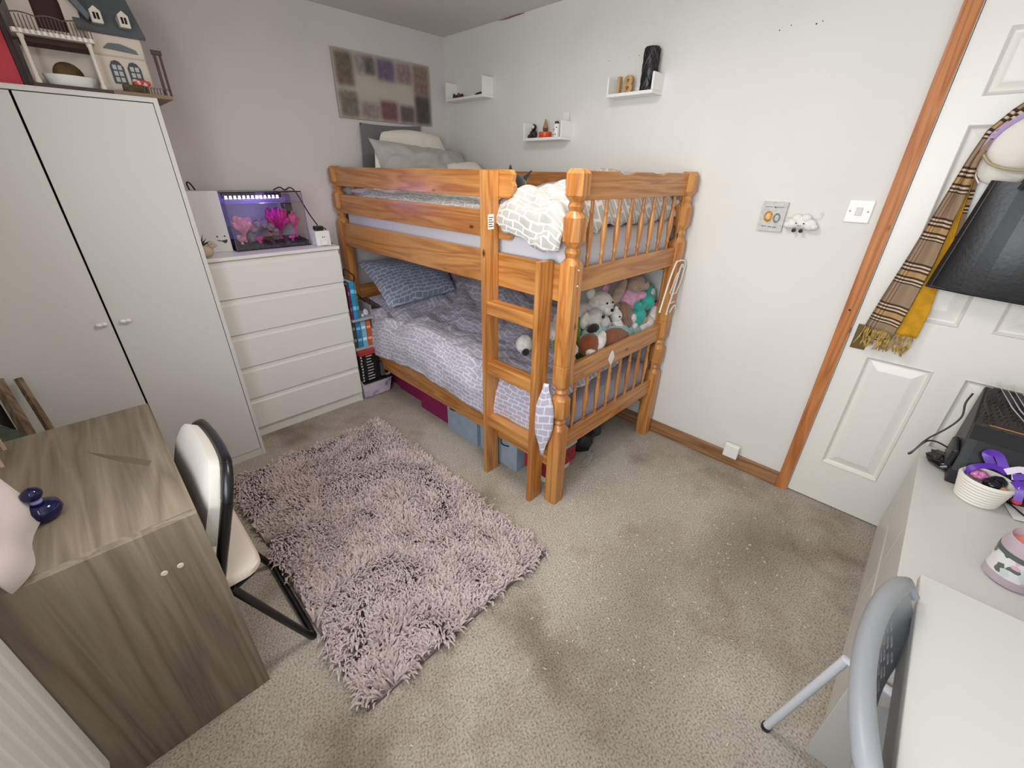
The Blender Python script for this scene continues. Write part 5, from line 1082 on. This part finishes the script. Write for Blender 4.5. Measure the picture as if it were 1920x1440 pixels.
toy('plush_dalmatian', 'small white plush with black spots beside the near bed post', (-.80, -1.93, .60), [('body', pWh, [((-.815, -1.925, .70), (.04, .035, .05))]), ('head', pWh, [((-.812, -1.935, .765), (.034, .03, .034))]), ('spot', pBk, [((-.80, -1.957, .745), (.010, .008, .010))])])
toy('plush_panda', 'tiny black and white plush peeping out behind the near bed post', (-.92, -1.66, .60), [('head', pWh, [((-.80, -1.62, .70), (.05, .045, .05))]), ('nose', pBk, [((-.835, -1.66, .675), (.022, .018, .02))])])
ct = thing('plush_bat', 'black plush with pointed ears on the upper bunk behind the ladder', 'soft toy', (-.90, -1.62, 1.42))
obj('body', MB().ell((-.90, -1.63, 1.455), (.05, .045, .05)), pBk, ct, True)
obj('ear', MB().lathe([(.020, 1.485), (.014, 1.51), (.002, 1.540)], 8, Matrix.Translation((-.925, -1.62, 0))), pBk, ct, True)
obj('ear', MB().tube(bez([(-.885, -1.64, 1.47), (-.865, -1.655, 1.495), (-.845, -1.67, 1.520)], 4), [.016] * 3 + [.013, .010, .008, .006, .004, .001], 7), pBk, ct, True)
# white wire rack over the wall end post
wrk = thing('wire_rack', 'white wire hanger rack hooked on the far bed post', 'rack', (-.12, -2.07, .80))
mWi = M('white_wire', (232, 228, 220), .35); yW = -2.066
obj('outer_wire', MB().tube(bez([(-.262, yW - .014, .872), (-.205, yW - .006, 1.00), (-.148, yW, 1.098), (-.118, yW, 1.112), (-.050, yW, 1.106), (-.028, yW, 1.080), (-.040, yW, 1.00), (-.075, yW, .93)], 6), .0045, 6), mWi, wrk, True)
obj('inner_wire', MB().tube(bez([(-.180, yW - .014, .84), (-.120, yW - .006, .97), (-.075, yW, 1.075), (-.055, yW, 1.085), (-.048, yW, 1.07)], 6), .0045, 6), mWi, wrk, True)
obj('inner_wire', MB().tube([(-.155, yW - .003, .945), (-.100, yW, 1.05)], .004, 6), mWi, wrk, True)
for x0, x1, z in ((-.140, -.078, .938), (-.150, -.072, .888)): obj('cross_wire', MB().tube([(x0, yW - .004, z), (x1, yW - .002, z)], .0038, 6), mWi, wrk, True)
obj('hook', MB().tube(bez([(-.125, yW - .006, .835), (-.105, yW - .010, .862), (-.070, yW - .006, .868), (-.045, yW, .855), (-.045, yW, .84)], 5), .0045, 6), mWi, wrk, True)
for c_ in ((-.262, yW - .014, .870), (-.170, yW - .012, .838)): obj('end_cap', MB().ell(c_, .006, nu=8, nv=6), mWi, wrk, True)
tag(obj('paper_tag', MB().prism([(-.600, .648), (-.573, .690), (-.583, .712), (-.600, .733), (-.618, .712), (-.628, .690)], lambda x, z: (x, -2.0295, z), lambda x, z: (x, -2.0275, z)), mPlast), 'white diamond shaped tag on the lower foot rail', 'tag')
# ------------------------------------------------------------------ on the low drawers
ZL = .5305
pr = thing('printer', 'black printer under clear plastic wrap on the low drawers', 'printer', (-.26, -3.46, ZL))
mPr = M('printer_black', (30, 32, 36), .45); mPr2 = M('printer_gloss', (18, 19, 22), .25)
poly = [(-.345, ZL), (-.345, ZL + .055), (-.290, ZL + .165), (-.245, ZL + .212), (-.095, ZL + .300), (-.075, ZL + .295), (-.075, ZL)]
obj('body', MB().prism(poly, lambda x, z: (x, -3.63, z), lambda x, z: (x, -3.305, z)), mPr, pr, bev=.006)
obj('front_panel', MB().prism([(-.350, ZL + .060), (-.295, ZL + .168), (-.291, ZL + .166), (-.346, ZL + .058)], lambda x, z: (x, -3.60, z), lambda x, z: (x, -3.335, z)), mPr2, pr)
obj('top_cover', MB().prism([(-.240, ZL + .217), (-.095, ZL + .303), (-.093, ZL + .299), (-.238, ZL + .213)], lambda x, z: (x, -3.61, z), lambda x, z: (x, -3.325, z)), mPr2, pr)
obj('accent_strip', MB().tube([(-.2465, -3.345, ZL + .216), (-.2465, -3.60, ZL + .216)], .0018, 5), M('orange_strip', (214, 130, 70), .5), pr)
obj('side_pod', B(-.33, -.20, -3.3045, -3.285, ZL + .05, ZL + .125), mPr, pr, bev=.008)
N = NT('clear_wrap'); tr = N.n('ShaderNodeBsdfTransparent'); gl = N.n('ShaderNodeBsdfGlossy'); gl.inputs['Roughness'].default_value = .12; mxs = N.n('ShaderNodeMixShader'); mxs.inputs[0].default_value = .10; N.l(tr.outputs[0], mxs.inputs[1]); N.l(gl.outputs[0], mxs.inputs[2]); N.l(mxs.outputs[0], N.out.inputs[0])
def wrap(u, v):
    x = -.262 + .185 * v; f = abs(((u * 9 + v * 2.2) % 1) - .5) * 2
    return (x - .002, -3.31 - u * .31, ZL + .214 + (x + .245) * .58 + .006 + .008 * f * (.4 + v))
obj('plastic_wrap', MB().grid(wrap, 54, 16, 1, 1), N.m, pr)
for k in range(7):
    y0 = -3.345 - k * .018; obj('wrap_crease', MB().tube([(-.10 - .004 * k, y0 + .010, ZL + .316), (-.18, y0 - .035, ZL + .274), (-.235, y0 - .085, ZL + .240)], [.0008, .0022, .001], 5), M('crease_shine', (176, 178, 184), .2) if k == 0 else bpy.data.materials['crease_shine'], pr)
tag(obj('power_cable', MB().tube(bez([(-.115, -3.283, .80), (-.14, -3.276, .765), (-.17, -3.282, .72), (-.19, -3.262, .67), (-.21, -3.225, .61), (-.23, -3.203, .545), (-.235, -3.196, .54), (-.23, -3.205, .555), (-.215, -3.226, .603), (-.23, -3.25, .62), (-.26, -3.279, .625)], 6), .0032, 6), mBlack, None, True), 'black power cable looping from the printer over the drawer edge', 'cable')
tag(obj('black_pouch', MB().ell((-.235, -3.29, ZL + .022), (.060, .040, .024), (0, 0, .5), 16, 10, .45, 4), mBlackGl, None, True), 'crumpled black glossy pouch beside the printer', 'pouch')
bw = thing('woven_bowl', 'white ribbed bowl with purple ribbon in front of the printer', 'bowl', (-.405, -3.385, ZL))
bc = (-.405, -3.385); BH = .095
prof = [(.046, ZL)] + [(.050 + .017 * k / 16 + (.0045 if k % 2 else 0), ZL + .004 + (BH - .008) * k / 16) for k in range(17)] + [(.064, ZL + BH), (.060, ZL + BH - .006), (.048, ZL + .010)]
obj('basket', MB().lathe(prof, 30, Matrix.Translation((bc[0], bc[1], 0))), M('white_rope', (228, 224, 214), .8, bmp=.3, bscale=120), bw, True, ang=30)
mRib = M('purple_ribbon', (88, 38, 168), .35)
def ribbon(nm_, pts, w, mt=mRib):
    P_ = bez(pts, 6); m_ = MB(); vs = []; 
    for i, p in enumerate(P_):
        d = (P_[min(i + 1, len(P_) - 1)] - P_[max(i - 1, 0)]).normalized(); s_ = d.cross(Vector((-.6, .3, .74))).normalized() * w
        n_ = d.cross(s_).normalized() * .0006; vs += [p - s_ - n_, p + s_ - n_, p + s_ + n_, p - s_ + n_]
    k_ = len(P_); fs = [(i * 4 + a, i * 4 + (a + 1) % 4, i * 4 + 4 + (a + 1) % 4, i * 4 + 4 + a) for i in range(k_ - 1) for a in range(4)] + [(3, 2, 1, 0), (4 * k_ - 4, 4 * k_ - 3, 4 * k_ - 2, 4 * k_ - 1)]
    return obj(nm_, m_.add(vs, fs), mt, bw, True, ang=60)
ribbon('ribbon', [(-.385, -3.325, ZL + 0.0640), (-.375, -3.345, ZL + 0.1020), (-.365, -3.385, ZL + 0.1220), (-.37, -3.42, ZL + 0.1180)], .010)
ribbon('ribbon_bow', [(-.352, -3.385, ZL + 0.1180), (-.335, -3.362, ZL + 0.1490), (-.345, -3.385, ZL + 0.1580), (-.362, -3.412, ZL + 0.1240)], .012)
ribbon('ribbon_bow', [(-.372, -3.415, ZL + 0.1200), (-.365, -3.445, ZL + 0.1420), (-.385, -3.462, ZL + 0.1320), (-.385, -3.43, ZL + 0.1160)], .011, M('white_satin', (226, 216, 236), .3))
ribbon('ribbon_bow', [(-.392, -3.432, ZL + 0.1180), (-.395, -3.462, ZL + 0.1360), (-.41, -3.475, ZL + 0.1220), (-.40, -3.44, ZL + 0.1120)], .011)
rt_ = ribbon('ribbon_tail', [(-.412, -3.435, ZL + 0.1160), (-.432, -3.452, ZL + 0.1040), (-.446, -3.458, ZL + 0.0690)], .010)
obj('ribbon_print', MB().tube([(-.4265 - .0125 * t_ / 8 - .003, -3.449 - .006 * t_ / 8 + .0035 * sin(t_ * 2.2), ZL + 0.1100 - .033 * t_ / 8) for t_ in range(9)], .0009, 4), mPlast, rt_)
random.seed(3)
for i, (cx_, cy_, r, mt, lab) in enumerate(((-.372, -3.368, .024, M('pink_glitter', (216, 120, 170), .4, var=.4, scale=120), 'pink patterned trinket inside the white ribbed bowl'), (-.41, -3.40, .026, mBlackGl, 'shiny black compact inside the white ribbed bowl'), (-.372, -3.415, .022, mBlack, 'matt black pot inside the white ribbed bowl'), (-.425, -3.425, .012, mWoodLt, 'tiny tan bead inside the white ribbed bowl'), (-.37, -3.475, .014, M('coral_red', (222, 70, 84), .5), 'small coral red ball behind the white ribbed bowl'))):
    tag(obj('trinket', MB().ell((cx_, cy_, ZL + (.080 if i < 4 else .03)), (r, r, r * .7), (0, 0, 0), 14, 9, .12, i), mt, None, True), lab, 'trinket')
tag(obj('paper_sheet', MB().grid(lambda u, v: (-.36 - .09 * u + .04 * v, -3.455 - .12 * v - .02 * u, ZL + .006 + .010 * sin(u * 2) * v), 8, 8, thick=.0012), M('white_paper', (236, 236, 232), .7), None), 'white sheet of paper lying beside the candle on the low drawers', 'paper')
gs = thing('glasses', 'thin black framed glasses on the low drawers by the bowl', 'glasses', (-.40, -3.43, ZL))
obj('frame', MB().tube(bez([(-.430, -3.412, ZL + .004), (-.395, -3.422, ZL + .010), (-.350, -3.440, ZL + .016), (-.345, -3.446, ZL + .016), (-.352, -3.450, ZL + .014), (-.43, -3.422, ZL + .004), (-.434, -3.416, ZL + .004), (-.430, -3.412, ZL + .004)], 4), .0025, 6), mBlack, gs, True)
obj('arm', MB().tube(bez([(-.352, -3.447, ZL + .015), (-.385, -3.475, ZL + .014), (-.425, -3.510, ZL + .008)], 5), .0025, 6), mBlack, gs, True)
cn = thing('candle_jar', 'pink candle in a patterned glass jar on the low drawers', 'candle', (-.785, -3.45, ZL))
cc = (-.785, -3.452)
N = NT('candle_label'); tc = N.n('ShaderNodeTexCoord'); vo = N.n('ShaderNodeTexVoronoi'); vo.inputs['Scale'].default_value = 60; N.l(tc.outputs['Object'], vo.inputs['Vector'])
r_ = ramp(N, [(0, (226, 222, 224)), (.35, (206, 214, 214)), (.5, (96, 104, 96)), (.58, (226, 226, 228)), (.75, (214, 176, 196)), (.85, (212, 220, 170)), (.93, (70, 76, 74))], 'CONSTANT'); N.l(vo.outputs['Color'], r_.inputs[0]); N.l(r_.outputs[0], N.b.inputs['Base Color']); N.b.inputs['Roughness'].default_value = .2
mJar = M('pale_pink_glass', (222, 206, 216), .08, trans=.35)
obj('jar', MB().lathe([(.048, ZL), (.055, ZL + .006), (.0555, ZL + .02), (.0545, ZL + .118), (.051, ZL + .132), (.050, ZL + .142), (.0475, ZL + .142), (.0475, ZL + .118), (.046, ZL + .116)], 32, Matrix.Translation((cc[0], cc[1], 0)), close=False), mJar, cn, True)
obj('label_band', MB().lathe([(.0552, ZL + 0.0290), (.0554, ZL + 0.0290), (.0554, ZL + 0.0928), (.0552, ZL + 0.0928)], 32, Matrix.Translation((cc[0], cc[1], 0)), close=False), N.m, cn, True)
obj('label_strip', MB().lathe([(.0556, ZL + 0.0899), (.0558, ZL + 0.0899), (.0556, ZL + 0.1044), (.0554, ZL + 0.1044)], 32, Matrix.Translation((cc[0], cc[1], 0)), close=False), M('strip_green_grey', (86, 96, 92), .4), cn, True)
obj('wax', MB().lathe([(.0425, ZL + 0.0435), (.0425, ZL + 0.1218), (.030, ZL + 0.1160), (.004, ZL + 0.1145)], 28, Matrix.Translation((cc[0], cc[1], 0))), M('coral_wax', (236, 132, 118), .5), cn, True)
obj('wick', MB().tube([(cc[0], cc[1], ZL + 0.1145), (cc[0] + .002, cc[1], ZL + 0.1334)], .0012, 5), mBlack, cn)
# ------------------------------------------------------------------ on and behind the grey desk
ZD = .7395
pv = thing('perfume_bottle', 'round dark blue glass perfume bottle on the grey desk', 'bottle', (-2.575, -1.685, ZD))
mBl = M('cobalt_glass', (14, 14, 66), .06, trans=.15)
obj('body', MB().lathe([(.020, ZD), (.030, ZD + .006), (.0375, ZD + .022), (.034, ZD + .038), (.022, ZD + .047), (.011, ZD + .050)], 26, Matrix.Translation((-2.575, -1.682, 0))), mBl, pv, True, ang=180)
obj('collar', MB().lathe([(.011, ZD + .0502), (.011, ZD + .058)], 18, Matrix.Translation((-2.575, -1.682, 0))), M('lilac_collar', (150, 146, 196), .3), pv, True)
obj('stopper', MB().ell((-2.575, -1.682, ZD + .074), (.019, .019, .017), (0, 0, 0), 18, 12), mBl, pv, True)
ww = thing('toy_chair', 'small pale pink toy furniture piece at the back of the grey desk', 'toy', (-2.685, -1.28, ZD))
mPp = M('pale_pink_wood', (206, 180, 166), .6)
obj('seat', B(-2.72, -2.655, -1.335, -1.205, ZD + .040, ZD + .052), mPp, ww, bev=.002)
for x in (-2.715, -2.663):
    for y in (-1.33, -1.215): obj('leg', B(x, x + .007, y, y + .007, ZD, ZD + .0395), mPp, ww)
obj('back_panel', MB().box(-2.66, -2.652, -1.335, -1.30, ZD + .053, ZD + .13).box(-2.66, -2.652, -1.24, -1.205, ZD + .053, ZD + .13).box(-2.66, -2.652, -1.30, -1.24, ZD + .105, ZD + .13), mPp, ww, bev=.002)
mDw = wood('driftwood', 'z', [(0.1, (150, 130, 106)), (.6, (116, 96, 74)), (1, (70, 56, 42))], .7, knots=False)
lf = thing('leaning_frame', 'narrow driftwood frame leaning between wardrobe and grey desk', 'frame', (-2.63, -.95, .3))
obj('plank', MB().tube([(-2.590, -.840, .012), (-2.612, -.740, .45), (-2.640, -.605, .755)], [.015, .014, .012], 4), mDw, lf)
obj('plank', MB().tube([(-2.665, -.840, .020), (-2.675, -.740, .45), (-2.690, -.615, .77)], [.022, .021, .018], 4), mDw, lf)
obj('rail', MB().tube([(-2.59, -.775, .30), (-2.67, -.775, .30)], .010, 4), mDw, lf)
tag(obj('green_cloth', MB().ell((-2.70, -1.02, .60), (.075, .08, .13), (0, 0, 0), 14, 10, .3, 5), M('dark_green_cloth', (62, 70, 58), .9, var=.3, scale=20), None, True), 'dark green cloth bundled behind the grey desk', 'cloth')
tag(obj('storage_crate', B(-2.735, -2.55, -1.11, -.86, .002, .46), M('crate_grey', (90, 86, 80), .8), None, bev=.006), 'grey crate hidden behind the grey desk under the cloth', 'crate')
